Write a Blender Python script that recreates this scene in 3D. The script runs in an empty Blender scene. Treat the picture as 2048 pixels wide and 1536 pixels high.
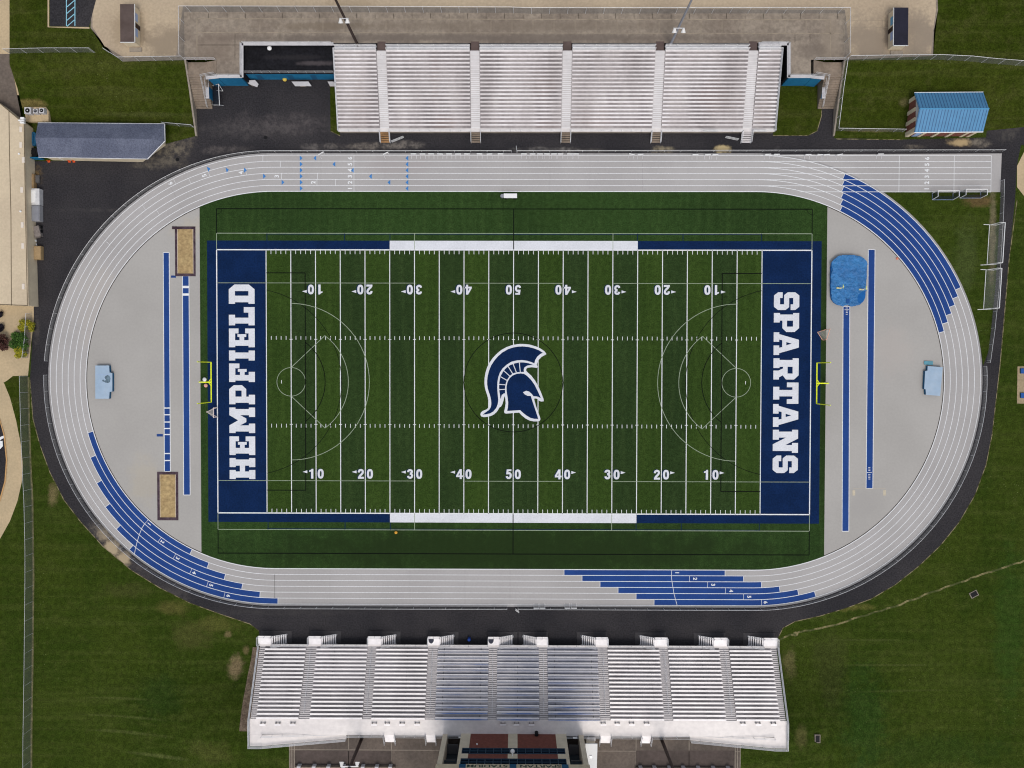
import bpy, math, random
from mathutils import Vector, Matrix, Euler
random.seed(7)
C = bpy.context.scene.collection
R = math.radians
# ---------------------------------------------------------------- camera model (a drone 142 m above the pitch)
F = 1538.0
CAM = Vector((0.534, 2.335, 142.2)); ROT = Euler((-0.018647, 0.005558, 0.0020), 'XYZ').to_matrix()
def G(px, py, z=0.0):
    """world point at height z seen at survey-photo pixel (px, py): used to read real positions off the aerial survey"""
    d = ROT @ Vector((px - 1024, 768 - py, -F)); t = (z - CAM.z) / d.z
    p = CAM + d * t
    return Vector((p.x, p.y, z))
def GP(pts, z=0.0): return [G(x, y, z) for x, y in pts]
# ---------------------------------------------------------------- materials
def lin(c):
    f = lambda v: (v / 255 / 12.92) if v <= 10 else ((v / 255 + 0.055) / 1.055) ** 2.4
    return tuple(f(v) for v in c)
class N:
    """tiny node-graph helper"""
    def __init__(s, name):
        s.m = bpy.data.materials.new(name); s.m.use_nodes = True; s.t = s.m.node_tree; s.t.nodes.clear()
        s.out = s.new('ShaderNodeOutputMaterial'); s.b = s.new('ShaderNodeBsdfPrincipled'); s.l(s.b.outputs[0], s.out.inputs[0])
        s.pos = s.new('ShaderNodeNewGeometry').outputs['Position']
    def new(s, k): return s.t.nodes.new(k)
    def l(s, a, b): s.t.links.new(a, b)
    def scaled(s, v):
        n = s.new('ShaderNodeVectorMath'); n.operation = 'MULTIPLY'; s.l(s.pos, n.inputs[0]); n.inputs[1].default_value = v; return n.outputs[0]
    def noise(s, scale, detail=3, vec=None, rough=0.55):
        n = s.new('ShaderNodeTexNoise'); n.inputs['Scale'].default_value = scale; n.inputs['Detail'].default_value = detail
        n.inputs['Roughness'].default_value = rough; s.l(vec if vec is not None else s.pos, n.inputs['Vector']); return n.outputs[0]
    def remap(s, v, a, b, c=0.0, d=1.0):
        n = s.new('ShaderNodeMapRange'); n.interpolation_type = 'SMOOTHSTEP'; s.l(v, n.inputs[0])
        for i, q in enumerate((a, b, c, d)): n.inputs[1 + i].default_value = q
        return n.outputs[0]
    def math(s, op, a, b):
        n = s.new('ShaderNodeMath'); n.operation = op
        for i, q in enumerate((a, b)):
            if isinstance(q, (int, float)): n.inputs[i].default_value = q
            else: s.l(q, n.inputs[i])
        return n.outputs[0]
    def mix(s, f, a, b, mode='MIX'):
        n = s.new('ShaderNodeMix'); n.data_type = 'RGBA'; n.blend_type = mode
        for sock, q in ((n.inputs[0], f), (n.inputs[6], a), (n.inputs[7], b)):
            if isinstance(q, (int, float)): sock.default_value = q
            elif isinstance(q, tuple): sock.default_value = (*q, 1)
            else: s.l(q, sock)
        return n.outputs[2]
    def fine(s, col, scale, amp, detail=2):
        n = s.noise(scale, detail); f = s.remap(n, 0.25, 0.75, 1 - amp, 1 + amp)
        return s.mix(1.0, col, f, 'MULTIPLY')
    def patch(s, col, lst, wob=0.5, wscale=0.35, gritty=0):
        """soft colour patches, among them wear, dust and painted shade: (x, y, rx, ry, colour, strength)"""
        w = s.noise(wscale, 5, None, 0.65); w2 = s.noise(2.2, 3)
        if gritty: g3 = s.remap(s.noise(0.8, 7, None, 0.78), 0.4, 0.62, 0.12, 1.0)
        for x, y, rx, ry, c, k in lst:
            n = s.new('ShaderNodeVectorMath'); n.operation = 'SUBTRACT'; s.l(s.pos, n.inputs[0]); n.inputs[1].default_value = (x, y, 0)
            q = s.new('ShaderNodeVectorMath'); q.operation = 'MULTIPLY'; s.l(n.outputs[0], q.inputs[0]); q.inputs[1].default_value = (1 / rx, 1 / ry, 0)
            ln = s.new('ShaderNodeVectorMath'); ln.operation = 'LENGTH'; s.l(q.outputs[0], ln.inputs[0])
            d = s.math('ADD', ln.outputs['Value'], s.math('MULTIPLY', s.math('SUBTRACT', w, 0.5), wob * 3.2))
            d = s.math('ADD', d, s.math('MULTIPLY', s.math('SUBTRACT', w2, 0.5), 0.5))
            f = s.remap(d, 0.35, 1.1, k, 0.0)
            if gritty and k < .9: f = s.math('MULTIPLY', f, g3)
            col = s.mix(f, col, c)
        return col
    def done(s, col, rough=0.85, metal=0.0, spec=0.3, bump=None):
        i = s.b.inputs
        if isinstance(col, tuple): i['Base Color'].default_value = (*col, 1)
        else: s.l(col, i['Base Color'])
        i['Roughness'].default_value = rough; i['Metallic'].default_value = metal; i['Specular IOR Level'].default_value = spec
        if bump:
            n = s.new('ShaderNodeBump'); n.inputs['Strength'].default_value = bump[1]; n.inputs['Distance'].default_value = bump[2]
            s.l(s.noise(bump[0], 3), n.inputs['Height']); s.l(n.outputs[0], i['Normal'])
        return s.m
def mat(name, c, c2=None, big=0.15, fine=None, rough=0.8, metal=0.0, spec=0.12, patches=None, bump=None, stretch=None, gritty=0):
    n = N(name); col = lin(c)
    if c2:
        v = n.scaled(stretch) if stretch else None
        col = n.mix(n.remap(n.noise(big, 5, v), 0.33, 0.67), col, lin(c2))
    if fine: col = n.fine(col, *fine)
    if patches: col = n.patch(col, patches, .6 if gritty else .5, .35, gritty)
    return n.done(col, rough, metal, spec, bump)
def px_patches(lst):
    o = []
    for x, y, rx, ry, c, k in lst:
        g = G(x, y); o.append((g.x, g.y, rx / 10.83, ry / 10.83, lin(c), k))
    return o
MT = {}
def grass_mat(name, a, b, c, patches=(), scale=1.0, streak=(0.035, 0.75, 1)):
    n = N(name)
    col = n.mix(n.remap(n.noise(0.07 * scale, 4), 0.38, 0.62), lin(a), lin(b))
    col = n.mix(n.remap(n.noise(0.9, 4, n.scaled(streak)), 0.44, 0.7, 0, 0.62), col, lin(c))
    col = n.mix(n.remap(n.noise(0.55, 3, n.scaled((.9, .03, 1))), 0.5, 0.7, 0, 0.3), col, lin((a[0] - 8, a[1] - 6, a[2] - 2)))
    col = n.mix(n.remap(n.noise(0.33, 6, None, 0.7), 0.5, 0.72, 0, 0.75), col, lin(c))
    if patches: col = n.patch(col, px_patches(patches))
    col = n.fine(col, 1.1, 0.22, 4); col = n.fine(col, 4.5, 0.36, 3)
    v = n.new('ShaderNodeTexVoronoi'); v.inputs['Scale'].default_value = 1.6; n.l(n.pos, v.inputs['Vector'])
    sp = n.math('MULTIPLY', n.remap(v.outputs['Distance'], 0.06, 0.16, 1, 0), n.remap(n.noise(0.12, 5), 0.53, 0.66, 0, 0.55))
    col = n.mix(sp, col, lin((120, 128, 84)))
    return n.done(col, 0.95, 0, 0.02, (3.0, 0.5, 0.06))
# ---------------------------------------------------------------- mesh builder
class MB:
    def __init__(s): s.v = []; s.f = []; s.mi = []
    def add(s, vs, fs, mi=0):
        k = len(s.v); s.v += [Vector(q) for q in vs]; s.f += [tuple(i + k for i in f) for f in fs]; s.mi += [mi] * len(fs); return s
    def poly(s, pts, z=None, mi=0):
        p = [Vector((q[0], q[1], q[2] if z is None else z)) for q in pts]
        a = sum(p[i].x * p[(i + 1) % len(p)].y - p[(i + 1) % len(p)].x * p[i].y for i in range(len(p)))
        if a < 0: p.reverse()
        return s.add(p, [tuple(range(len(p)))], mi)
    def quad(s, a, b, c, d, mi=0): return s.add([a, b, c, d], [(0, 1, 2, 3)], mi)
    def box(s, x0, x1, y0, y1, z0, z1, mi=0):
        x0, x1 = min(x0, x1), max(x0, x1); y0, y1 = min(y0, y1), max(y0, y1)
        return s.add([(x0, y0, z0), (x1, y0, z0), (x1, y1, z0), (x0, y1, z0), (x0, y0, z1), (x1, y0, z1), (x1, y1, z1), (x0, y1, z1)],
                     [(3, 2, 1, 0), (4, 5, 6, 7), (0, 1, 5, 4), (1, 2, 6, 5), (2, 3, 7, 6), (3, 0, 4, 7)], mi)
    def obox(s, c, ang, lx, ly, z0, z1, mi=0):
        ca, sa = math.cos(ang), math.sin(ang); q = []
        for z in (z0, z1):
            for u, w in ((-1, -1), (1, -1), (1, 1), (-1, 1)):
                x, y = u * lx / 2, w * ly / 2; q.append((c[0] + x * ca - y * sa, c[1] + x * sa + y * ca, z))
        return s.add(q, [(3, 2, 1, 0), (4, 5, 6, 7), (0, 1, 5, 4), (1, 2, 6, 5), (2, 3, 7, 6), (3, 0, 4, 7)], mi)
    def prism(s, pts, z0, z1, mi=0, top=True):
        p = [Vector((q[0], q[1], 0)) for q in pts]; n = len(p)
        if sum(p[i].x * p[(i + 1) % n].y - p[(i + 1) % n].x * p[i].y for i in range(n)) < 0: p.reverse()
        fs = [(i, (i + 1) % n, n + (i + 1) % n, n + i) for i in range(n)] + ([tuple(range(n, 2 * n)), tuple(reversed(range(n)))] if top else [])
        return s.add([(q.x, q.y, z0) for q in p] + [(q.x, q.y, z1) for q in p], fs, mi)
    def tube(s, a, b, r, n=6, r2=None, mi=0):
        a, b = Vector(a), Vector(b); d = b - a
        if d.length < 1e-6: return s
        q = d.to_track_quat('Z', 'Y'); r2 = r if r2 is None else r2; vs = []
        for p, rr in ((a, r), (b, r2)):
            for i in range(n):
                t = 2 * math.pi * i / n; vs.append(p + q @ Vector((rr * math.cos(t), rr * math.sin(t), 0)))
        return s.add(vs, [(i, (i + 1) % n, n + (i + 1) % n, n + i) for i in range(n)] + [tuple(reversed(range(n))), tuple(range(n, 2 * n))], mi)
    def path(s, pts, r, n=6, mi=0):
        for a, b in zip(pts, pts[1:]): s.tube(a, b, r, n, None, mi)
        return s
    def strip(s, pts, w, z=None, mi=0, closed=False):
        p = [Vector((q[0], q[1], (q[2] if len(q) > 2 else 0) if z is None else z)) for q in pts]; n = len(p); L = []; Rr = []
        for i in range(n):
            a = p[i - 1] if (i or closed) else p[i]; b = p[(i + 1) % n] if (i < n - 1 or closed) else p[i]
            t = (b - a); t.z = 0; t.normalize(); nn = Vector((-t.y, t.x, 0)) * w / 2; L.append(p[i] + nn); Rr.append(p[i] - nn)
        m = n if closed else n - 1
        return s.add(L + Rr, [(i, n + i, n + (i + 1) % n, (i + 1) % n) for i in range(m)], mi)
    def sphere(s, c, r, seg=10, ring=6, mi=0, sq=(1, 1, 1)):
        vs = [(c[0], c[1], c[2] - r * sq[2])]; fs = []
        for j in range(1, ring):
            t = -math.pi / 2 + math.pi * j / ring
            for i in range(seg):
                a = 2 * math.pi * i / seg; vs.append((c[0] + r * sq[0] * math.cos(t) * math.cos(a), c[1] + r * sq[1] * math.cos(t) * math.sin(a), c[2] + r * sq[2] * math.sin(t)))
        vs.append((c[0], c[1], c[2] + r * sq[2])); k = len(vs) - 1
        for i in range(seg):
            fs.append((0, 1 + (i + 1) % seg, 1 + i)); fs.append((k, k - seg + i, k - seg + (i + 1) % seg))
            for j in range(ring - 2):
                a = 1 + j * seg; fs.append((a + i, a + (i + 1) % seg, a + seg + (i + 1) % seg, a + seg + i))
        return s.add(vs, fs, mi)
def props(o, label=None, cat=None, group=None, kind=None):
    if label: o['label'] = label
    if cat: o['category'] = cat
    if group: o['group'] = group
    if kind: o['kind'] = kind
    return o
BASE = {}
def thing(name, loc, label, cat, group=None):
    o = bpy.data.objects.new(name, None); C.objects.link(o); o.location = loc; o.empty_display_size = 0.3
    BASE[o.name] = Vector(loc); return props(o, label, cat, group)
def base_of(o):
    while o.parent is not None: o = o.parent
    return BASE.get(o.name, Vector((0, 0, 0)))
def obj(name, mb, m, parent=None, label=None, cat=None, group=None, kind=None, smooth=False):
    """link one mesh object; mb is in world metres"""
    if parent is not None: b = base_of(parent)
    elif kind: b = Vector((0, 0, 0))
    else:
        xs = [q.x for q in mb.v]; ys = [q.y for q in mb.v]; b = Vector(((min(xs) + max(xs)) / 2, (min(ys) + max(ys)) / 2, min(q.z for q in mb.v)))
    me = bpy.data.meshes.new(name); me.from_pydata([q - b for q in mb.v], [], mb.f)
    for q in (m if isinstance(m, (list, tuple)) else [m]): me.materials.append(q)
    for p, i in zip(me.polygons, mb.mi): p.material_index = i; p.use_smooth = smooth
    me.update()
    o = bpy.data.objects.new(name, me); C.objects.link(o)
    if parent is not None: o.parent = parent
    else: o.location = b; BASE[o.name] = b
    return props(o, label, cat, group, kind)
def dup_tree(root, loc, rz=None, label=None, group=None):
    r = root.copy(); C.objects.link(r); r.location = loc
    if rz is not None: r.rotation_euler = (0, 0, rz)
    if label: r['label'] = label
    if group: r['group'] = group
    for ch in list(root.children):
        c = ch.copy(); C.objects.link(c); c.parent = r
        for g in list(ch.children):
            d = g.copy(); C.objects.link(d); d.parent = c
    BASE[r.name] = Vector(loc); return r
def struct(name, mb, m): return obj(name, mb, m, None, None, None, None, 'structure')
_T = {}
def text_polys(s):
    """flat outline of a short text, height 1, centred, as (verts, faces)"""
    if s in _T: return _T[s]
    cu = bpy.data.curves.new('lettering', 'FONT'); cu.body = s; cu.size = 1; cu.align_x = 'CENTER'; cu.offset = 0.03; cu.resolution_u = 4
    o = bpy.data.objects.new('lettering', cu); C.objects.link(o)
    dg = bpy.context.evaluated_depsgraph_get(); e = o.evaluated_get(dg); me = e.to_mesh()
    vs = [v.co.copy() for v in me.vertices]; fs = [tuple(p.vertices) for p in me.polygons]; e.to_mesh_clear()
    bpy.data.objects.remove(o); bpy.data.curves.remove(cu)
    xs = [v.x for v in vs]; ys = [v.y for v in vs]; h = max(ys) - min(ys); cx = (max(xs) + min(xs)) / 2; cy = (max(ys) + min(ys)) / 2
    _T[s] = ([Vector(((v.x - cx) / h, (v.y - cy) / h, 0)) for v in vs], fs); return _T[s]
def write(mb, s, c, h, ang=0.0, z=0.0, wx=1.0, mi=0):
    vs, fs = text_polys(s); ca, sa = math.cos(ang), math.sin(ang)
    mb.add([(c[0] + (v.x * wx * ca - v.y * sa) * h, c[1] + (v.x * wx * sa + v.y * ca) * h, z) for v in vs], fs, mi)
DIG = {'0': [('s', [(.2 * abs(math.cos(t)) ** .75 * (1 if math.cos(t) > 0 else -1), .385 * abs(math.sin(t)) ** .8 * (1 if math.sin(t) > 0 else -1)) for t in [2 * math.pi * i / 28 for i in range(28)]], True)],
 '1': [('p', [(-.06, -.5), (.17, -.5), (.17, .5), (.0, .5), (-.06, .4), (-.25, .33), (-.25, .19), (-.06, .22)])],
 '2': [('s', [(-.2, .15), (-.2, .24), (-.15, .34), (-.05, .39), (.06, .39), (.16, .34), (.2, .24), (.18, .1), (.08, -.04), (-.07, -.18), (-.18, -.33)], False), ('p', [(-.3, -.5), (.31, -.5), (.31, -.3), (-.3, -.3)])],
 '3': [('s', [(-.2, .2), (-.19, .3), (-.1, .38), (.04, .39), (.16, .34), (.19, .22), (.14, .1), (-.02, .05)], False), ('s', [(-.02, .04), (.14, -.01), (.2, -.15), (.17, -.3), (.06, -.38), (-.08, -.38), (-.18, -.31), (-.2, -.19)], False)],
 '4': [('p', [(.03, -.5), (.24, -.5), (.24, .5), (.03, .5)]), ('p', [(-.33, -.3), (.35, -.3), (.35, -.13), (-.33, -.13)]), ('p', [(-.33, -.13), (-.12, -.13), (.1, .28), (.03, .5)])],
 '5': [('p', [(-.18, .32), (.27, .32), (.27, .5), (-.18, .5)]), ('p', [(-.26, -.02), (-.06, .02), (-.0, .5), (-.2, .5)]), ('s', [(-.14, .07), (-.02, .12), (.1, .1), (.19, 0), (.2, -.14), (.16, -.3), (.05, -.38), (-.08, -.38), (-.18, -.3), (-.2, -.19)], False)]}
def digit(mb, ch, c, h, ang, z, fat=1.0):
    """bold field numeral, h high"""
    ca, sa = math.cos(ang), math.sin(ang); T = lambda p: (c[0] + (p[0] * ca - p[1] * sa) * h, c[1] + (p[0] * sa + p[1] * ca) * h)
    for k, it in enumerate(DIG[ch]):
        if it[0] == 'p': mb.poly([(*T(p), 0) for p in it[1]], z + .0012 * k)
        else: mb.strip([T(p) for p in it[1]], .215 * h * fat, z + .0012 * k, 0, it[2])
def rail(mb, pts, h=1.05, sp=2.0, r=0.03, rails=(1.0, 0.5)):
    for a, b in zip(pts, pts[1:]):
        a, b = Vector(a), Vector(b); n = max(1, round((b - a).length / sp))
        for k in rails: mb.tube(a + Vector((0, 0, h * k)), b + Vector((0, 0, h * k)), r, 5)
        for i in range(n + 1):
            q = a.lerp(b, i / n); mb.tube(q, q + Vector((0, 0, h)), r, 5)
    return mb
# ---------------------------------------------------------------- materials used across the place
DIRT = (112, 100, 70); SANDY = (168, 152, 122); DUST = (118, 112, 108)
M_grass = grass_mat('grass', (45, 59, 17), (52, 64, 20), (63, 72, 30), [
    (474, 1332, 21, 27, (116, 102, 76), .95), (492, 1300, 8, 12, (108, 96, 66), .7), (455, 1268, 10, 9, (112, 100, 70), .8), (430, 1250, 60, 22, (84, 84, 42), .6), (345, 1215, 40, 18, (86, 82, 44), .6), (105, 990, 14, 26, DIRT, .75), (385, 1270, 50, 40, (70, 72, 36), .7),
    (1580, 1325, 16, 38, (98, 92, 60), .65), (1585, 1450, 14, 26, (90, 86, 52), .6), (1700, 1215, 60, 9, (92, 90, 46), .7), (1955, 402, 42, 14, (104, 84, 58), .75), (1985, 470, 9, 120, (112, 104, 80), .8),
    (1930, 520, 30, 90, (70, 80, 44), .5), (1600, 1515, 7, 7, DIRT, .8), (330, 1390, 60, 50, (34, 56, 22), .4), (1720, 1430, 60, 120, (40, 66, 26), .5), (440, 1480, 60, 26, (78, 80, 40), .5), (330, 1500, 90, 5, (86, 92, 52), .5), (260, 1460, 110, 4, (82, 88, 48), .45), (250, 1430, 110, 3, (82, 88, 48), .4), (240, 1395, 90, 3, (80, 86, 46), .4), (1740, 1280, 110, 3, (76, 82, 44), .4), (1780, 1330, 120, 3, (76, 82, 44), .4), (1800, 1380, 130, 3, (74, 80, 42), .35),
    (1850, 1500, 200, 40, (40, 60, 24), .4), (2020, 1250, 40, 200, (42, 68, 26), .45), (1660, 1330, 40, 90, (58, 62, 32), .5), (250, 1180, 60, 20, (64, 66, 34), .5)])
M_bank = grass_mat('bank grass', (47, 58, 14), (54, 62, 19), (66, 70, 32), [(1800, 210, 12, 10, (104, 98, 66), .7), (70, 212, 35, 9, (112, 98, 60), .7), (300, 232, 120, 6, (74, 78, 42), .5), (1740, 262, 60, 4, (100, 92, 60), .6)], 1.2)
M_turf_mown = {}
def turf(name, a, b, pt=None):
    n = N(name); col = n.mix(n.remap(n.noise(0.05, 4), 0.35, 0.65), lin(a), lin(b))
    col = n.mix(n.remap(n.noise(1.0, 3, n.scaled((0.9, 0.06, 1))), 0.42, 0.7, 0, 0.35), col, lin((min(255, a[0] + 12), a[1] + 12, a[2] + 8)))
    col = n.fine(col, 1.3, 0.16, 3); col = n.fine(col, 5.0, 0.34, 3); col = n.patch(col, pt) if pt else col; return n.done(col, 0.9, 0, 0.02)
M_turf = turf('turf side', (45, 66, 32), (40, 59, 29), px_patches([(1028, 1100, 640, 60, (34, 47, 25), .8), (1660, 760, 30, 400, (36, 48, 24), .6)])); M_turfa = turf('turf light', (50, 69, 28), (45, 63, 26)); M_turfb = turf('turf dark', (43, 60, 31), (39, 55, 29))  # side turf darker along its south band and east edge
def paint(name, c, amp=.12, d=None): return mat(name, c, d, .3, (3.5, amp, 4), .85, 0, .05)
M_navy = paint('navy turf', (14, 34, 68), .22, (16, 38, 76)); M_white = paint('white turf', (214, 216, 222), .07, (206, 208, 214)); M_line = mat('line white', (222, 224, 226), None, 1, (4, .1), .8)
M_softline = mat('thin turf line', (150, 162, 140), None, 1, (4, .15), .9); M_black = mat('black turf line', (8, 14, 8), None, 1, (4, .2), .9)
M_track = mat('track surface', (169, 166, 165), (161, 158, 157), .07, (3.0, .04, 5), .85, 0, .2, px_patches([(1500, 345, 260, 30, (176, 173, 172), .5), (200, 620, 60, 120, (172, 166, 160), .5), (790, 330, 90, 24, (160, 154, 153), .6), (1400, 1180, 250, 30, (162, 161, 160), .4)]))
M_dzone = mat('apron surface', (167, 164, 160), (160, 157, 153), .06, (2.6, .035, 5), .85, 0, .2, px_patches([(290, 960, 40, 60, (178, 166, 142), .3), (380, 460, 40, 30, (176, 168, 152), .5), (1730, 1010, 50, 40, (156, 153, 150), .5), (1780, 700, 60, 60, (172, 164, 158), .4)]))
M_blue = mat('blue lane', (36, 68, 130), (33, 63, 123), .25, (3.2, .09, 4), .8)
M_asph = mat('asphalt', (57, 55, 57), (47, 46, 49), .09, (4.0, .32, 4), .9, 0, .04, px_patches([
    (222, 1094, 24, 26, (168, 152, 126), .95), (243, 1118, 22, 22, (166, 150, 124), .95), (208, 1072, 16, 18, (150, 136, 114), .92), (200, 1060, 22, 30, (120, 112, 100), .7), (280, 1150, 36, 30, (84, 78, 76), .6), (330, 1190, 60, 26, (80, 76, 74), .6), (360, 285, 40, 40, (112, 104, 92), .8), (320, 325, 70, 16, (108, 101, 90), .75), (330, 300, 30, 18, (120, 112, 96), .7),
    (560, 250, 130, 26, (92, 86, 86), .65), (500, 262, 110, 20, (80, 76, 76), .6), (640, 295, 40, 10, DUST, .7), (740, 293, 90, 10, (126, 118, 110), .75), (810, 290, 50, 10, (118, 112, 106), .7), (1080, 300, 70, 7, (120, 116, 112), .7), (1190, 302, 25, 7, (110, 104, 98), .6),
    (1325, 299, 26, 9, (160, 148, 122), .85), (1445, 297, 22, 10, (182, 164, 124), .95), (1920, 285, 26, 10, (176, 156, 120), .95), (1960, 285, 26, 12, (130, 122, 110), .8), (1830, 294, 26, 6, (124, 116, 104), .7), (2020, 270, 26, 24, (88, 84, 80), .6), (2010, 250, 60, 26, (72, 68, 66), .6),
    (75, 350, 14, 22, (128, 106, 70), .8), (72, 660, 8, 40, (90, 84, 80), .5), (200, 420, 80, 5, (78, 75, 74), .5), (150, 560, 18, 60, (66, 63, 64), .5), (560, 1225, 200, 8, (66, 64, 64), .6), (1556, 297, 8, 7, (100, 96, 94), .6), (1140, 300, 40, 6, (150, 144, 138), .7), (660, 250, 8, 30, (70, 68, 68), .5), (450, 300, 60, 10, (98, 92, 90), .6)]), None, None, 1)
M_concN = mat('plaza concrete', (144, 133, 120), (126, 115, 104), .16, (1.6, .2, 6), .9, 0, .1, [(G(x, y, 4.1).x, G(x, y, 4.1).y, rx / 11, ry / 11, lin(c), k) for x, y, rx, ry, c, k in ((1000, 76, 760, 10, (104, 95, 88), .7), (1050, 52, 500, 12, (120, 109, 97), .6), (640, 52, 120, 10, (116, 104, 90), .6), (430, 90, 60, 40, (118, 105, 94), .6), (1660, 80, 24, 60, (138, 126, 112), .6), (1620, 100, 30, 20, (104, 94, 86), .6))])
PZ = [(G(x, y, 4.1).x, G(x, y, 4.1).y, rx / 11, ry / 11, lin(c), k) for x, y, rx, ry, c, k in ((325, 85, 55, 40, (142, 128, 110), .85), (240, 60, 26, 40, (150, 134, 112), .5), (1776, 82, 130, 66, (152, 138, 120), .95), (1735, 85, 50, 50, (140, 127, 112), .7), (1842, 80, 40, 60, (138, 126, 112), .7), (1776, 60, 12, 40, (108, 96, 84), .7), (280, 60, 14, 40, (128, 114, 96), .6), (480, 24, 160, 10, (150, 138, 124), .6), (900, 24, 200, 9, (150, 138, 124), .5), (1400, 25, 200, 9, (146, 136, 124), .6), (700, 6, 60, 10, (150, 132, 108), .4))]
M_tan = mat('tan concrete', (180, 163, 139), (171, 154, 132), .08, (2.2, .09, 5), .9, 0, .1, PZ)
M_path = mat('pale path', (186, 166, 134), (176, 158, 128), .2, (2.5, .08, 4), .9)
M_concG = mat('grey concrete', (150, 140, 128), (134, 125, 114), .5, (2.5, .12, 5), .9)
M_concS = mat('south plaza concrete', (104, 94, 86), (88, 80, 74), .16, (2.2, .16, 5), .9)
M_steps = mat('step concrete', (140, 126, 112), (122, 110, 98), .5, (2.5, .12, 5), .9)
M_aluN = mat('weathered plank', (240, 235, 235), (212, 205, 204), .16, (1.5, .06, 5), .5, .05, .3, None, None, (1, .35, 1))
M_alu = mat('aluminium plank', (240, 236, 236), (226, 222, 223), .3, (1.5, .05, 4), .5, .1, .4)
M_deckN = mat('north footboard', (178, 172, 172), (134, 128, 129), .17, (1.2, .10, 5), .6, .1, .3, [(G(x, y, 3).x, G(x, y, 3).y, rx / 11, ry / 11, lin((146, 126, 118)), k * .55) for x, y, rx, ry, k in ((885, 240, 26, 22, .6), (870, 160, 10, 60, .4), (1085, 170, 40, 30, .45), (1190, 230, 50, 26, .4), (1440, 190, 50, 40, .5), (1100, 245, 40, 12, .4), (720, 200, 30, 50, .3), (1530, 220, 20, 30, .35))], None, (1, .25, 1))
M_deckS = mat('south footboard', (180, 174, 174), (138, 133, 134), .22, (1.2, .1, 5), .55, .1, .35, None, None, (.6, .25, 1))
M_walk = mat('walkway deck', (224, 218, 215), (212, 206, 204), .25, (1.2, .06, 5), .55, .1, .35, None, None, (.25, 1.4, 1))
M_riser = mat('riser', (112, 106, 108), (92, 88, 90), .4, (1.5, .1), .6, .1)
M_aisle = mat('aisle step', (212, 207, 207), (198, 193, 193), .5, (2, .05), .5, .1); M_nose = mat('step nosing', (232, 232, 232), None, 1, None, .5)
M_railm = mat('galvanised rail', (222, 222, 224), (204, 204, 207), 1, None, .45, .3, .5); SHADE_BK = [(G(x, y, 6).x, G(x, y, 6).y, rx / 11, ry / 11, lin((84, 124, 196)), k) for x, y, rx, ry, k in ((930, 1428, 56, 24, .9), (1035, 1428, 46, 26, .85), (1140, 1426, 56, 22, .9), (900, 1385, 40, 12, .5), (1130, 1375, 40, 16, .5), (960, 1345, 26, 12, .45), (1040, 1390, 30, 14, .5))]  # patches: blue of the press box shade and reflections, painted onto the seat backs
M_shadebk = mat('shade tinted silver seat back', (206, 206, 212), (184, 188, 204), .3, None, .5, 0, .12, SHADE_BK)  # silver backs with the blue shade put into their colour
M_shadedeck = mat('shade tinted footboard', (190, 186, 188), (134, 136, 148), .2, (1.2, .1, 5), .55, .1, .35, None, None, (.5, .25, 1))  # blue-grey of the press box shade mixed into the footboard colour
M_steel = mat('support steel', (110, 110, 112), None, 1, None, .5, .4)
M_bluewall = mat('blue painted wall', (36, 108, 146), (30, 98, 136), .4, (2.5, .08), .8); M_whitecap = mat('white coping', (196, 194, 196), (182, 180, 182), .5, (2, .06), .8)
M_roofblk = mat('black roofing', (34, 34, 38), (28, 28, 31), .3, (2.5, .3, 5), .9, 0, .04, px_patches([(640, 140, 40, 6, (84, 78, 80), .7), (575, 100, 8, 14, (58, 58, 60), .6), (500, 100, 10, 14, (58, 58, 60), .5), (600, 128, 60, 6, (48, 46, 48), .6)]))
M_brownpole = mat('brown steel', (66, 54, 50), (58, 47, 43), .6, None, .6, .2); M_greypole = mat('grey steel', (148, 150, 158), (136, 138, 146), .6, None, .5, .3)
M_lamp = mat('white lamp housing', (224, 222, 220), None, 1, None, .5); M_lens = mat('lamp lens', (190, 196, 204), None, 1, None, .15)
M_wh = mat('white paint', (228, 228, 228), None, 1, None, .5); M_yel = mat('goal post yellow', (234, 244, 48), None, 1, None, .5); M_dk = mat('dark plastic', (26, 26, 28), None, 1, None, .6)
M_org = mat('orange plastic', (222, 92, 44), None, 1, None, .6); M_sand = mat('sand', (172, 149, 108), (156, 133, 96), .6, (1.8, .22, 5), .95, 0, .1, None, (1.2, .9, .12))
M_timber = mat('dark sandpit frame', (58, 44, 52), (82, 68, 76), .8, (3, .2), .8)
M_matblue = mat('blue vinyl cover', (54, 118, 174), (46, 104, 160), .5, (1.4, .16, 5), .5, 0, .3, None, (1.5, 1.0, .35)); M_matpale = mat('faded pale blue vinyl', (162, 180, 198), (150, 171, 192), .5, (2, .05), .6); M_matside = mat('dark blue vinyl', (34, 84, 118), None, 1, None, .6)
M_slate = mat('slate shingles', (98, 103, 120), (86, 91, 108), .25, (4.5, .28, 4), .9); M_brick = None
def brick_mat(name, c1, c2, mort, sx=0.42, sy=0.14):
    n = N(name); tx = n.new('ShaderNodeTexBrick'); tx.inputs['Color1'].default_value = (*lin(c1), 1); tx.inputs['Color2'].default_value = (*lin(c2), 1); tx.inputs['Mortar'].default_value = (*lin(mort), 1)
    tx.inputs['Scale'].default_value = 1; tx.inputs['Brick Width'].default_value = sx; tx.inputs['Row Height'].default_value = sy; tx.inputs['Mortar Size'].default_value = .012
    sep = n.new('ShaderNodeSeparateXYZ'); n.l(n.pos, sep.inputs[0]); cb = n.new('ShaderNodeCombineXYZ')
    n.l(n.math('ADD', sep.outputs[0], sep.outputs[1]), cb.inputs[0]); n.l(sep.outputs[2], cb.inputs[1]); n.l(cb.outputs[0], tx.inputs['Vector'])
    return n.done(n.fine(tx.outputs[0], 2, .12), .9)
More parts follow.
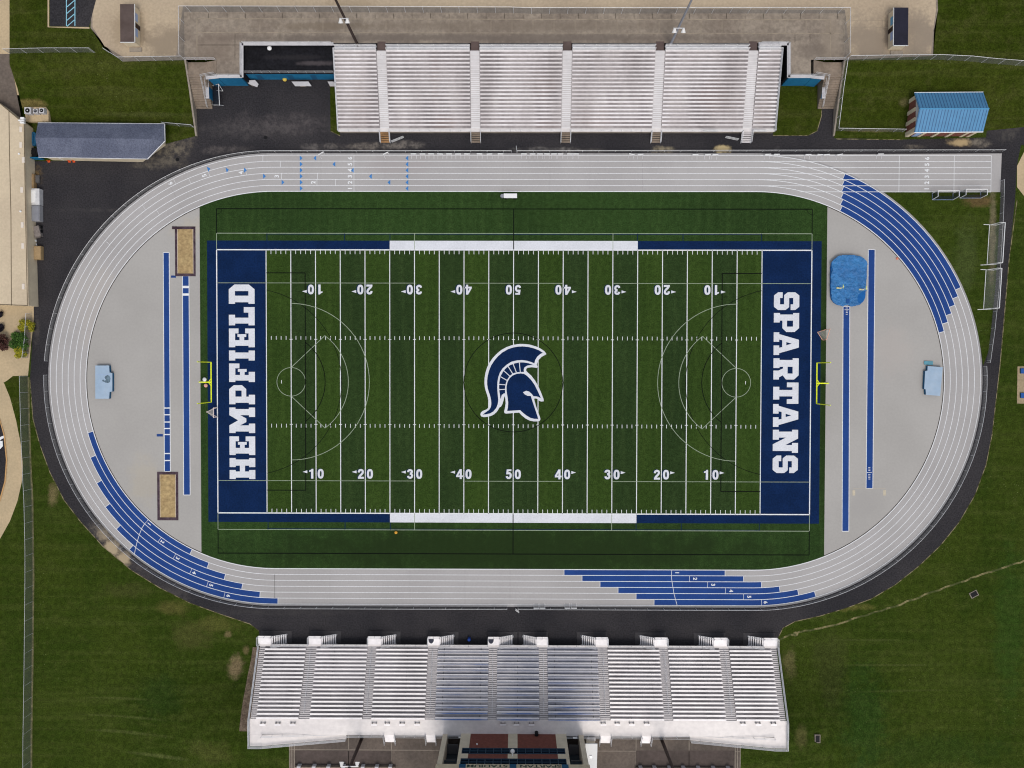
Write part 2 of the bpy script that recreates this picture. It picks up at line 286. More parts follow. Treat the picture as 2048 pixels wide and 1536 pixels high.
M_brick = brick_mat('red brick', (128, 66, 54), (112, 58, 48), (120, 104, 96)); M_brickdk = brick_mat('press box brick', (122, 64, 54), (108, 56, 48), (116, 88, 78))
M_cream = mat('cream block', (208, 194, 168), (196, 182, 158), .5, (2, .06), .85); M_beige = mat('beige panel', (212, 200, 180), (200, 188, 168), .5, (2, .06), .85)
def ribbed(name, c, d, per=0.42, ax=0):
    n = N(name); sep = n.new('ShaderNodeSeparateXYZ'); n.l(n.pos, sep.inputs[0]); w = n.math('FRACT', n.math('MULTIPLY', sep.outputs[ax], 1 / per), 0.0)
    k = n.remap(w, 0.70, 0.86, 0, 1); col = n.mix(k, lin(c), lin(d)); return n.done(n.fine(col, 1.0, .08), .45, .15, .4)
M_blueroof = ribbed('blue metal roof', (72, 126, 166), (34, 78, 118), .56); M_glass = mat('dark window glass', (16, 26, 42), (12, 20, 32), .5, None, .12, 0, .5); M_mull = mat('teal window frame', (44, 66, 84), None, 1, None, .5)
M_schroof = mat('school roof gravel', (200, 184, 158), (190, 174, 150), .12, (2.5, .06, 4), .9); M_seam = mat('roof seam', (96, 84, 66), None, 1, None, .8)
M_bark = mat('bark', (72, 58, 46), None, 1, None, .9)
def fence_mat():
    n = N('chain link mesh'); n.b.inputs['Base Color'].default_value = (*lin((150, 150, 150)), 1); n.b.inputs['Metallic'].default_value = .4; n.b.inputs['Roughness'].default_value = .5
    tr = n.new('ShaderNodeBsdfTransparent'); mx = n.new('ShaderNodeMixShader'); mx.inputs[0].default_value = .34
    n.l(tr.outputs[0], mx.inputs[1]); n.l(n.b.outputs[0], mx.inputs[2]); n.l(mx.outputs[0], n.out.inputs[0]); return n.m
M_link = fence_mat()
M_linkt = M_link.copy(); M_linkt.name = 'track chain link mesh'; M_linkt.node_tree.nodes['Mix Shader'].inputs[0].default_value = .46
def net_mat(name, k, c):
    n = N(name); n.b.inputs['Base Color'].default_value = (*lin(c), 1); tr = n.new('ShaderNodeBsdfTransparent'); mx = n.new('ShaderNodeMixShader'); mx.inputs[0].default_value = k
    n.l(tr.outputs[0], mx.inputs[1]); n.l(n.b.outputs[0], mx.inputs[2]); n.l(mx.outputs[0], n.out.inputs[0]); return n.m
M_netw = net_mat('white net', .12, (200, 200, 200)); M_netd = net_mat('dark net', .6, (30, 40, 52)); M_netl = net_mat('lacrosse net', .35, (225, 218, 205))
# ---------------------------------------------------------------- ground
P = 4.1; SP = 5.2
sst = lambda a, b, v: (lambda t: t * t * (3 - 2 * t))(min(1, max(0, (v - a) / (b - a))))
YS0 = G(1000, 1312, 0).y; YS1 = G(1000, 1500, SP).y; XL = G(560, 1400, 3).x; XR = G(1500, 1400, 3).x
def gh(x, y):
    k = sst(0, 1, (YS0 - y) / (YS0 - YS1)); d = max(0, XL - x, x - XR)
    return SP * k * (1 - sst(4, 38, d)) - 0.02 * 0
g = MB(); xs = [-2200, -700, -300, -160] + [-130 + 2.5 * i for i in range(105)] + [170, 300, 700, 2200]; ys = [-2200, -700, -300] + [-120 + 2.5 * i for i in range(97)] + [140, 300, 700, 2200]
for y in ys:
    for x in xs: g.v.append(Vector((x, y, gh(x, max(y, -150)))))
nx = len(xs)
g.f = [(j * nx + i, j * nx + i + 1, (j + 1) * nx + i + 1, (j + 1) * nx + i) for j in range(len(ys) - 1) for i in range(nx - 1)]; g.mi = [0] * len(g.f)
struct('grass_ground', g, M_grass)
L = lambda i: 0.006 * i
a = MB().poly(GP([(52, 318), (330, 250), (392, 232), (392, 150), (490, 100), (665, 60), (1600, 60), (1648, 150), (1648, 216), (1676, 216), (1670, 276), (1806, 279), (1972, 275), (1978, 226), (2140, 226), (2140, 290), (2042, 290), (2034, 330), (2030, 400), (2018, 520), (2008, 640), (2000, 730),
    (1992, 800), (1984, 870), (1972, 930), (1950, 990), (1918, 1045), (1880, 1092), (1838, 1132), (1790, 1170), (1742, 1198), (1690, 1217), (1640, 1232), (1590, 1243), (1566, 1256), (1556, 1276), (1556, 1310), (520, 1310), (518, 1262), (500, 1248), (440, 1228), (380, 1206), (320, 1176), (262, 1140), (205, 1092), (160, 1042), (128, 1000), (100, 945), (80, 890), (66, 838), (60, 760), (64, 690), (68, 600), (66, 480), (66, 318)]), L(1))
struct('asphalt_path', a, M_asph)
ed_ = MB()
for pts in ([(2034, 400), (2018, 520), (2008, 640), (2000, 730), (1992, 800), (1984, 870), (1972, 930), (1950, 990), (1918, 1045), (1880, 1092), (1838, 1132), (1790, 1170), (1742, 1198), (1690, 1217), (1640, 1232), (1590, 1243), (1566, 1256), (1556, 1276)], [(60, 760), (66, 838), (80, 890), (100, 945), (128, 1000), (160, 1042), (205, 1092), (262, 1140), (320, 1176), (380, 1206), (440, 1228), (500, 1248), (518, 1262)], [(1643, 200), (1643, 232), (1634, 262), (1616, 271), (1546, 271)], [(1668, 274), (1674, 278), (1806, 279.5)], [(661, 262), (680, 271.5)]): ed_.strip([G(x, y) for x, y in pts], .13, L(3))
ne_ = N('grass edging'); cc = ne_.mix(ne_.remap(ne_.noise(.9, 5), .4, .6), lin((62, 64, 34)), lin((138, 128, 100))); struct('path_edging', ed_, ne_.done(cc, .95, 0, .02))
e = MB().poly(GP([(1768, 384), (2002, 384), (2000, 420), (1992, 560), (1978, 700), (1966, 732), (1962, 700), (1940, 610), (1900, 530), (1850, 460), (1800, 410)]), L(2)); struct('grass_wedge', e, M_grass)
s = MB(); jit = random.Random(5); s.strip([q + Vector((0, jit.uniform(-.14, .14), 0)) for a_, b_ in zip(*(lambda l: (l, l[1:]))([G(x, y) for x, y in [(1552, 1284), (1580, 1270), (1610, 1262), (1660, 1252), (1720, 1234), (1790, 1212), (1850, 1190), (1920, 1165), (1975, 1146), (2010, 1133), (2060, 1118)]])) for q in [a_.lerp(b_, i / 5) for i in range(5)]], .34, L(2)); s.prism([G(1591 + 9 * math.cos(t / 12 * 6.283) * .6, 1268 + 8 * math.sin(t / 12 * 6.283) * .6) for t in range(12)], 0, L(3))
n_ = N('dry trench'); cc = n_.mix(n_.remap(n_.noise(.5, 5), .42, .6), lin((62, 70, 32)), lin((122, 114, 78))); struct('dirt_trench', s, n_.done(n_.fine(cc, 3, .3), .95))
# ---------------------------------------------------------------- running track
XC0, XC1 = G(548, 763).x, G(1509, 763).x; YC = G(1028, 762.5).y
RI = (G(1028, 385).y - G(1028, 1140).y) / 2; LW = ((G(1028, 313).y - G(1028, 1212).y) / 2 - RI) / 6; RO = RI + 6 * LW + 0.12
def ringpt(u, r):
    """u in [0,1): left bend, bottom straight, right bend, top straight (anticlockwise from the top of the left bend)"""
    return u, r
def stadium(r, n=64):
    p = [Vector((XC0 + r * math.cos(R(90 + 180 * i / n)), YC + r * math.sin(R(90 + 180 * i / n)), 0)) for i in range(n + 1)]
    return p + [Vector((XC1 + r * math.cos(R(-90 + 180 * i / n)), YC + r * math.sin(R(-90 + 180 * i / n)), 0)) for i in range(n + 1)]
tr = MB(); A_, B_ = stadium(RO), stadium(RI - .05); k = len(A_)
tr.add([(q.x, q.y, L(3)) for q in A_] + [(q.x, q.y, L(3)) for q in B_], [(i, (i + 1) % k, k + (i + 1) % k, k + i) for i in range(k)])
yt, yb = YC + RO, YC + RI - .02
xe = G(2003, 340).x
cz = [Vector((XC1, yt, 0)), Vector((xe, yt + .25, 0)), Vector((xe - .2, yb, 0))]
arc = [Vector((XC1 + RO * math.cos(t), YC + RO * math.sin(t), 0)) for t in [math.asin((RI) / RO) + (math.pi / 2 - math.asin(RI / RO)) * i / 16 for i in range(17)]]
tr.poly(cz + arc, L(3)); struct('running_track', tr, M_track)
XT0, XT1 = G(401, 763).x, G(1651.5, 763).x
def arcx(cx, r, x, top): return YC + (1 if top else -1) * math.sqrt(max(0, r * r - (x - cx) ** 2))
def bound(top):
    o = []
    for i in range(17): x = XT0 + (XC0 - XT0) * i / 16; o.append(Vector((x, arcx(XC0, RI - .05, x, top), 0)))
    for i in range(17): x = XC1 + (XT1 - XC1) * i / 16; o.append(Vector((x, arcx(XC1, RI - .05, x, top), 0)))
    return o
struct('turf_field', MB().poly(bound(True) + bound(False)[::-1], L(3)), M_turf)
dz = MB()
for sgn, cx, xt in ((-1, XC0, XT0), (1, XC1, XT1)):
    a0 = math.acos((xt - cx) / (RI - .05)); pts = []
    for i in range(41):
        t = (a0 if sgn > 0 else math.pi * 2 - a0) * (1 if sgn > 0 else 1)
        t = (-a0 + 2 * a0 * i / 40) if sgn > 0 else (a0 + (2 * math.pi - 2 * a0) * i / 40)
        pts.append(Vector((cx + (RI - .05) * math.cos(t), YC + (RI - .05) * math.sin(t), 0)))
    dz.poly(pts, L(3))
struct('field_event_apron', dz, M_dzone)
kb = MB()
for sgn, cx, xt in ((-1, XC0, XT0), (1, XC1, XT1)):
    a0 = math.acos((xt - cx) / RI)
    kb.strip([(cx + (RI - .13) * math.cos(t), YC + (RI - .13) * math.sin(t)) for t in ([-a0 + 2 * a0 * i / 60 for i in range(61)] if sgn > 0 else [a0 + (2 * math.pi - 2 * a0) * i / 60 for i in range(61)])], .13, L(4))
struct('track_inner_edge', kb, mat('dark inner edge', (64, 58, 54)))  # thin dark strip along the inner edge of both bends
kb = MB(); kb.strip(stadium(RO + .12), .26, L(4), 0, True); struct('track_kerb', kb, mat('kerb concrete', (150, 148, 148), None, 1, (2, .1)))
ln = MB()
for i in range(7):
    if i == 0: ln.strip(stadium(RI + .04), .13, L(6), 0, True)
    else: ln.strip(stadium(RI + i * LW), .1, L(6), 0, True)
for i in range(7):   # hurdle-straight chute carrying on past the bend
    y = YC + RI + i * LW; x1 = G(1982, 340).x
    ln.box(XC1 + (8 if i < 1 else 0.2), x1, y - .048, y + .048, L(6) + .003, L(6) + .0035)
for px in (1798, 1908, 1982): x = G(px, 345).x; ln.box(x - .04, x + .04, YC + RI, YC + RI + 6 * LW, L(7), L(7) + .0005)
for px, l0, l1 in ((708, 0, 6), (526, 5, 6), (561, 4, 5), (563, 2, 3), (634, 1, 2), (671, 1, 2), (635, 2, 3), (602, 0, 6), (814, 0, 6)):
    x = G(px, 345).x; w = .035 if l1 - l0 == 1 or px == 708 else .015; ln.box(x - w, x + w, YC + RI + l0 * LW, YC + RI + l1 * LW, L(7), L(7) + .0005)
def bar(p, lane, cx, w=.06):
    q = G(*p); t = math.atan2(q.y - YC, q.x - cx); r0, r1 = RI + (lane - 1) * LW, RI + lane * LW
    ln.strip([(cx + r0 * math.cos(t), YC + r0 * math.sin(t)), (cx + r1 * math.cos(t), YC + r1 * math.sin(t))], w, L(7))
for p, l in (((350, 364), 6), ((418, 347), 5), ((492, 342), 4), ((384, 372), 5), ((286, 412), 5), ((204, 476), 5), ((330, 445), 3)): bar(p, l, XC0, .05)
struct('track_lane_lines', ln, M_line)
sm = MB(); xs_ = G(549.5, 1170).x; sm.box(xs_ - .03, xs_ + .03, YC - RI - 5 * LW, YC - RI - LW, L(7) + .002, L(7) + .0025); struct('track_start_line', sm, mat('dark seam', (70, 68, 70)))
sm = MB()
for px in (642, 770, 1006, 1100, 1180, 1285): x = G(px, 345).x; sm.box(x - .03, x + .03, YC + RI + .1, YC + RO - .2, L(4), L(4) + .001)
for px in (660, 820, 930, 1020): x = G(px, 1170).x; sm.box(x - .03, x + .03, YC - RO + .2, YC - RI - .1, L(4), L(4) + .001)
for t in (118, 140, 165, 190, 214, 238): sm.strip([(XC0 + r * math.cos(R(t)), YC + r * math.sin(R(t))) for r in (RI + .1, RO - .2)], .05, L(4)); sm.strip([(XC1 - r * math.cos(R(t)), YC + r * math.sin(R(t))) for r in (RI + .1, RO - .2)], .05, L(4))
struct('track_seams', sm, mat('track seam', (152, 149, 148), None, 1, (2, .1)))
# blue relay exchange zones
bz = MB(); bl = MB()
def path_u(p, cx, left):
    q = G(*p)
    if left: return (math.degrees(math.atan2(q.y - YC, q.x - cx)) % 360) if q.x < cx else 270 + (q.x - cx)
    if q.x > cx: return math.degrees(math.atan2(q.y - YC, q.x - cx))
    return -90 - (cx - q.x)
def path_p(u, r, cx, left):
    if left and u > 270: return Vector((cx + u - 270, YC - r, 0))
    if not left and u < -90: return Vector((cx + (u + 90), YC - r, 0))
    return Vector((cx + r * math.cos(R(u)), YC + r * math.sin(R(u)), 0))
def zone(lane, p0, p1, cx, left):
    u0, u1 = path_u(p0, cx, left), path_u(p1, cx, left); n = 28; r0, r1 = RI + (lane - 1) * LW + .05, RI + lane * LW - .03
    if lane == 1: r0 += .06
    us = sorted([u0 + (u1 - u0) * i / n for i in range(n + 1)] + [q for q in ((270,) if left else (-90,)) if min(u0, u1) < q < max(u0, u1)])
    a = [path_p(u, r0, cx, left) for u in us]; b = [path_p(u, r1, cx, left) for u in us]; m = len(us)
    bz.add([(q.x, q.y, L(5)) for q in a + b], [(i, i + 1, m + i + 1, m + i) if left else (i, m + i, m + i + 1, i + 1) for i in range(m - 1)])
    for u in (u0, u1): bl.strip([path_p(u, r0, cx, left), path_p(u, r1, cx, left)], .09, L(7))
    return u0, u1
def mid_line(lane, p, cx, left, num=True, rot=0):
    u = path_u(p, cx, left); bl.strip([path_p(u, RI + (lane - 1) * LW, cx, left), path_p(u, RI + lane * LW, cx, left)], .06, L(7))
    c = path_p(u + 1.05, RI + (lane - .5) * LW, cx, left); c2 = path_p(u + 1.3, RI + (lane - .5) * LW, cx, left); d = c2 - c
    write(bl, str(lane), c, .72, math.atan2(d.y, d.x) + R(-90), L(7), 1.0)
for i, (p0, p1) in enumerate((((174, 866), (381, 1106)), ((181, 915), (415, 1134)), ((194, 966), (449, 1157)), ((212, 1013), (484, 1176)), ((234, 1057), (520, 1191)), ((258, 1100), (556, 1204)))): zone(i + 1, p0, p1, XC0, True)
for i, p in enumerate(((290, 1047), (316, 1084), (347, 1116), (381, 1144), (415, 1168), (449, 1190))): mid_line(i + 1, p, XC0, True)
for i, (x0, x1) in enumerate(((1128, 1450), (1164, 1487), (1200, 1523), (1236, 1559), (1272, 1596), (1308, 1631))):
    zone(i + 1, (x0, 1146 + 11.7 * i), (x1, 1146 + 11.7 * i - (0, 0, 0, 5, 9, 14)[i]), XC1, False)
for i, x in enumerate((1343, 1379, 1415, 1451, 1487, 1523)): mid_line(i + 1, (x, 1147 + 11.7 * i), XC1, False)
q0 = G(1683, 383)
for i, (p0, p1) in enumerate((((1682, 417), (1884, 664)), ((1683, 404), (1891, 646)), ((1684, 391), (1898, 629)), ((1685, 378), (1905, 612)), ((1686, 366), (1911, 595)), ((1687, 354), (1917, 577)))): zone(i + 1, p0, p1, XC1, False)
def curve_px(mb, pts, w, z):
    mb.strip([G(x, y) for x, y in pts], w, z)
curve_px(bl, [(290, 1047), (284, 1056), (279, 1069), (275, 1082), (271, 1097), (269, 1110)], .09, L(8))
curve_px(bl, [(1343, 1144), (1343, 1157), (1345, 1170), (1348, 1188), (1354, 1210)], .08, L(8))
struct('relay_zone_paint', bz, M_blue); struct('relay_zone_lines', bl, M_line)
# lane numbers and blue arrows on the home straight
nm = MB(); ar = MB()
for i in range(6):
    y = YC + RI + (i + .5) * LW
    write(nm, str(i + 1), (G(700, 345).x, y), .82, R(90), L(8)); write(nm, str(i + 1), (G(1853.5, 345).x, y), .86, R(90), L(8))
for s_, x, l in (('2', 626.5, 2), ('3', 553.5, 3)): write(nm, s_, (G(x, 345).x, YC + RI + (l - .5) * LW), .82, R(90), L(8))
for s_, p, l in (('4', (482, 346), 4), ('5', (409, 352), 5), ('6', (341, 367), 6)):
    q = G(*p); t = math.atan2(q.y - YC, q.x - XC0); r = RI + (l - .5) * LW; write(nm, s_, (XC0 + r * math.cos(t), YC + r * math.sin(t)), .82, t, L(8))
def tri(px, lane, d, w=5.2):
    q = G(px, 345).x; y = YC + RI + (lane - .5) * LW; s_ = w / 10.83; ar.poly([(q - d * s_ * .5, y + s_, 0), (q - d * s_ * .5, y - s_, 0), (q + d * s_ * .55, y, 0)], L(8))
for i in range(1, 7): tri(602.5, i, 1); tri(814, i, -1)
for px, l, d in ((630, 6, -1), (668, 5, -1), (705, 4, -1), (741, 3, -1), (778, 2, -1), (529, 3, 1), (566, 2, 1), (491, 4, 1)): tri(px, l, d)
for p in ((455, 340), (418, 338)):
    q = G(*p); t = math.atan2(q.y - YC, q.x - XC0) - math.pi / 2; s_ = .48; f = lambda a, b: (q.x + a * math.cos(t) - b * math.sin(t), q.y + a * math.sin(t) + b * math.cos(t), 0); ar.poly([f(-.24, s_), f(-.24, -s_), f(.27, 0)], L(8))
struct('track_numbers', nm, M_line); struct('track_arrow_marks', ar, mat('arrow blue', (62, 124, 188), None, 1, (3, .1)))
# ---------------------------------------------------------------- football field paint
YD = .9144; HX, EX, HY = 45.72, 54.864, 24.384
st = MB(); st2 = MB()
for i in range(20):
    (st if (i if i < 10 else 19 - i) % 2 == 0 else st2).box(-HX + i * 5 * YD, -HX + (i + 1) * 5 * YD, -HY, HY, L(3) + .001, L(4))
st3 = st
struct('mown_light_stripes', st, M_turfa); struct('mown_dark_stripes', st2, M_turfb)
nv = MB(); yb0 = HY + 1.68
nv.box(-EX, -HX, -HY, HY, L(3), L(4)); nv.box(HX, EX, -HY, HY, L(3), L(4))
for sx in (-1, 1):
    nv.box(sx * EX, sx * (EX + 1.78), -yb0, yb0, L(3), L(4))
    for sy in (-1, 1): nv.box(sx * 25 * YD, sx * EX, sy * HY, sy * yb0, L(3), L(4))
struct('navy_turf_paint', nv, M_navy)
wt = MB()
for sy in (-1, 1): wt.box(-25 * YD, 25 * YD, sy * HY, sy * yb0, L(3), L(4) + .001)
struct('white_bench_zone', wt, M_white)
yl = MB(); z0, z1 = L(5), L(5) + .001; w = .072
for sy in (-1, 1): yl.box(-EX, EX, sy * HY - .1, sy * HY + .1, z0, z1)
for sx in (-1, 1): yl.box(sx * EX - .09, sx * EX + .09, -HY, HY, z0, z1)
for i in range(-10, 11): yl.box(i * 5 * YD - w, i * 5 * YD + w, -HY, HY, z0, z1)
HH = HY - 53.33 * .3048
for i in range(-50, 51):
    x = i * YD
    if i % 5: 
        for y in (HY - .45, -HY + .45, HH, -HH): yl.box(x - .05, x + .05, y - .34, y + .34, z0, z1)
    elif abs(i) < 50:
        for y in (HH - .25, -HH + .25): yl.box(x - .28, x + .28, y - .05, y + .05, z1 + .001, z1 + .002)
for px in (563, 1491): q = G(px, 765); yl.box(q.x - .05, q.x + .05, -.3, .3, z0, z1)
struct('yard_lines', yl, M_line)
sf = MB(); bk = MB(); zb = L(5) + .003
def line(mb, pts, w=.1): mb.strip([G(x, y) for x, y in pts], w, zb)
YL0 = G(1028, 467).y; YL1 = G(1028, 1060.5).y; YM0 = G(1028, 566.5).y; YM1 = G(1028, 962.5).y
for y in (YL0, YL1): sf.box(-EX, EX, y - .055, y + .055, zb, zb + .001)
for y in (YM0, YM1):
    for x0, x1 in ((-EX, -18.1), (-9, 9.1), (18.3, EX)): sf.box(x0, x1, y - .045, y + .045, zb, zb + .001)
for sx in (-1, 1):
    for ya, yb_ in ((HY + .1, YL0), (YL1, -HY - .1)): sf.box(sx * 20 * YD - .05, sx * 20 * YD + .05, ya, yb_, zb + .002, zb + .003); sf.box(sx * EX - .05, sx * EX + .05, ya, yb_, zb, zb + .001)
for sx in (-1, 1):
    cx = sx * 45 * YD; f = lambda r, a0, a1, n=40: [(cx + sx * -1 * r * math.cos(R(a0 + (a1 - a0) * i / n)), r * math.sin(R(a0 + (a1 - a0) * i / n))) for i in range(n + 1)]
    sf.strip(f(2.65, 0, 360), .09, zb); sf.strip(f(14.5, -90, 90), .1, zb + .002); ap = (cx - sx * 6.25, 8.55); am = math.degrees(math.atan2(8.55, 6.25))
    sf.strip(f(10.6, -am, am), .1, zb + .002)
    for s_ in (-1, 1): sf.strip([(cx - sx * .1, s_ * 2.75), (ap[0], s_ * ap[1])], .1, zb + .001)
    bx = sx * G(1443 if sx > 0 else 611, 765).x * sx; yy = G(1500, 547).y
    for s_ in (-1, 1): bk.box(bx, sx * HX, s_ * yy - .08, s_ * yy + .08, zb, zb + .001)
    bk.box(bx - .08, bx + .08, -yy, yy, zb, zb + .001)
    dx = sx * EX - sx * 11; rr = 9.15; a0 = math.degrees(math.acos(abs(bx - dx) / rr)) if abs(bx - dx) < rr else 60
    cxx = bx + sx * 5.5; a0 = math.degrees(math.acos(5.5 / 9.15)); bk.strip([(cxx - sx * 9.15 * math.cos(R(t)), 9.15 * math.sin(R(t))) for t in [-a0 + 2 * a0 * i / 24 for i in range(25)]], .14, zb + .001)
    hx = sx * 49.1; t0 = math.degrees(math.acos(3.4 / 17.3))
    bk.strip([(hx - sx * 17.3 * math.cos(R(t)), 17.3 * math.sin(R(t))) for t in [-t0 + 2 * t0 * i / 50 for i in range(51)]], .1, zb + .0005)
yc0, yc1 = G(1028, 418).y, G(1028, 1108).y
for y in (yc0, yc1): bk.box(-EX, EX, y - .085, y + .085, zb, zb + .001)
for sx in (-1, 1):
    for ya, yb_ in ((YL0, yc0), (YL1, yc1)): bk.box(sx * EX - .075, sx * EX + .075, ya, yb_, zb + .001, zb + .002)
    for y, s_ in ((yc0, -1), (yc1, 1)): bk.strip([(sx * EX - sx * 1.0 * math.cos(R(t)), y + s_ * 1.0 * math.sin(R(t))) for t in range(0, 91, 15)], .07, zb + .001)
for ya, yb_ in ((yc0, HY + .1), (-HY - .1, yc1)): bk.box(-.085, .085, ya, yb_, zb + .002, zb + .003)
bk.strip([(9.15 * math.cos(R(6 * i)), 9.15 * math.sin(R(6 * i)) - .05) for i in range(60)], .13, zb, 0, True)
struct('lacrosse_lines', sf, M_softline); struct('soccer_lines', bk, M_black)
nb = MB()
for sy, ya in ((1, YL0), (-1, YL1)):
    for px in (534, 689, 780, 1275, 1366, 1523): x = G(px, 475).x; nb.box(x - .06, x + .06, ya, sy * yb0, zb, zb + .001)
    nb.box(-HX, HX, ya - sy * .2, ya - sy * .1, zb, zb + .001)
struct('navy_soccer_lines', nb, M_navy)
# numerals
fn = MB(); fs_ = MB()
for i in range(1, 10):
    n = (10 * i if i <= 5 else 100 - 10 * i); x = (-50 + 10 * i) * YD; s_ = str(n); d = -1 if i < 5 else 1
    for top in (0, 1):
        y = G(1028, 948.5 if not top else 579.5).y; a = math.pi if top else 0; o = -1 if top else 1
        for ch, dx in ((s_[0], -.82), (s_[1], .86)):
            digit(fn, ch, (x + o * dx, y), 1.82, a, L(6) + .002); digit(fs_, ch, (x + o * dx - .14, y + .02), 1.88, a, L(6) - .003, 1.12)
        if i != 5:
            ax = x + d * (2.05 if (d > 0) != bool(top) or True else 2.1); ay = y + o * .36
            fn.poly([(ax - d * .42, ay + .27, 0), (ax - d * .42, ay - .27, 0), (ax + d * .46, ay, 0)], L(6))
            fs_.poly([(ax - d * .42 - .08, ay + .3, 0), (ax - d * .42 - .08, ay - .3, 0), (ax + d * .46, ay, 0)], L(6) - .003)
struct('yard_numbers', fn, M_white); struct('yard_number_shadows', fs_, M_navy)
# end-zone words in slab capitals
Rr = lambda x0, y0, x1, y1: [(x0, y0), (x1, y0), (x1, y1), (x0, y1)]
GLY = {
 'H': [Rr(0, 0, .43, .24), Rr(.57, 0, 1, .24), Rr(0, .76, .43, 1), Rr(.57, .76, 1, 1), Rr(.07, .24, .36, .76), Rr(.64, .24, .93, .76), Rr(.36, .4, .64, .6)],
 'E': [Rr(0, 0, 1, .24), Rr(0, .76, 1, 1), Rr(.08, .24, .38, .76), Rr(.74, .24, 1, .37), Rr(.74, .63, 1, .76), Rr(.38, .41, .55, .59), Rr(.55, .33, .7, .67)],
 'M': [[(0, .76), (0, 1), (.3, 1), (.5, .66), (.7, 1), (1, 1), (1, .76), (.94, .76), (.94, .24), (.7, .24), (.7, .58), (.57, .34), (.43, .34), (.3, .58), (.3, .24), (.06, .24), (.06, .76)], Rr(0, 0, .37, .24), Rr(.63, 0, 1, .24)],
 'P': [Rr(0, 0, .5, .24), Rr(.08, .24, .4, .76), [(0, .76), (0, 1), (.8, 1), (1, .82), (1, .76)], Rr(.72, .52, 1, .76), [(.4, .34), (.8, .34), (1, .5), (1, .52), (.72, .52), (.4, .52)]],
 'F': [Rr(0, 0, .55, .24), Rr(.08, .24, .38, .76), Rr(0, .76, 1, 1), Rr(.74, .6, 1, .76), Rr(.38, .4, .55, .58), Rr(.55, .32, .7, .66)],
 'I': [Rr(0, 0, 1, .24), Rr(0, .76, 1, 1), Rr(.2, .24, .8, .76)],
 'L': [Rr(0, 0, 1, .24), Rr(0, .76, .58, 1), Rr(.1, .24, .42, .76), Rr(.7, .24, 1, .42)],
 'D': [[(0, 0), (.75, 0), (1, .22), (1, .24), (0, .24)], [(0, 1), (0, .76), (1, .76), (1, .78), (.75, 1)], Rr(.08, .24, .42, .76), Rr(.66, .24, 1, .76)],
 'S': [[(0, .84), (.18, 1), (.82, 1), (1, .84), (1, .76), (0, .76)], Rr(0, .6, .32, .76), [(0, .6), (0, .54), (.16, .4), (1, .4), (1, .46), (.84, .6)], Rr(.68, .24, 1, .4), [(0, .24), (0, .16), (.18, 0), (.82, 0), (1, .16), (1, .24)], Rr(.68, .66, 1, .76), Rr(0, .24, .32, .34)],
 'A': [Rr(0, 0, .42, .22), Rr(.58, 0, 1, .22), [(.08, .22), (.32, .22), (.35, .34), (.5, .34), (.5, .5), (.43, .5), (.5, .72), (.5, 1), (.33, 1)], [(.92, .22), (.68, .22), (.65, .34), (.5, .34), (.5, .5), (.57, .5), (.5, .72), (.5, 1), (.67, 1)]],
 'R': [Rr(0, 0, .46, .24), Rr(.08, .24, .4, .76), [(0, .76), (0, 1), (.8, 1), (1, .82), (1, .76)], Rr(.72, .56, 1, .76), [(.4, .38), (.82, .38), (1, .5), (1, .56), (.72, .56), (.4, .56)], [(.58, 0), (1, 0), (1, .22), (.9, .22), (.8, .38), (.48, .38), (.58, .2)]],
 'T': [Rr(.2, 0, .8, .24), Rr(.35, .24, .65, .76), Rr(0, .76, 1, 1), Rr(0, .54, .22, .76), Rr(.78, .54, 1, .76)],
 'N': [[(0, .76), (0, 1), (.38, 1), (.66, .5), (.66, .76), (.57, .76), (.57, 1), (1, 1), (1, .76), (.92, .76), (.92, 0), (.63, 0), (.34, .52), (.34, .24), (.08, .24), (.08, .76)], Rr(0, 0, .43, .24)]}
def slab(mb, ch, xb, xt, ya, yb_):
    """letter baseline at world x xb, top at xt; runs from world y ya (start) to yb_ (end)"""
    for g_ in GLY[ch]: mb.poly([(xb + (xt - xb) * v, ya + (yb_ - ya) * u, 0) for u, v in g_], L(6))
wl = MB(); xb, xt = G(510, 763).x, G(458.5, 763).x
for ch, a, b in zip('HEMPFIELD', (958, 910, 866, 808.5, 764, 721, 694.5, 650.7, 607.6), (916, 872.7, 815, 770.4, 727, 701, 657, 614.2, 569)): slab(wl, ch, xb, xt, G(480, a).y, G(480, b).y)
xb, xt = G(1546.5, 763).x, G(1597, 763).x
for ch, a, b in zip('SPARTANS', (584.6, 626, 664.6, 716.5, 765, 808, 859.5, 911), (620, 664, 710, 759, 807.6, 853.7, 905.6, 946)): slab(wl, ch, xb, xt, G(1572, a).y, G(1572, b).y)
struct('end_zone_lettering', wl, M_white)
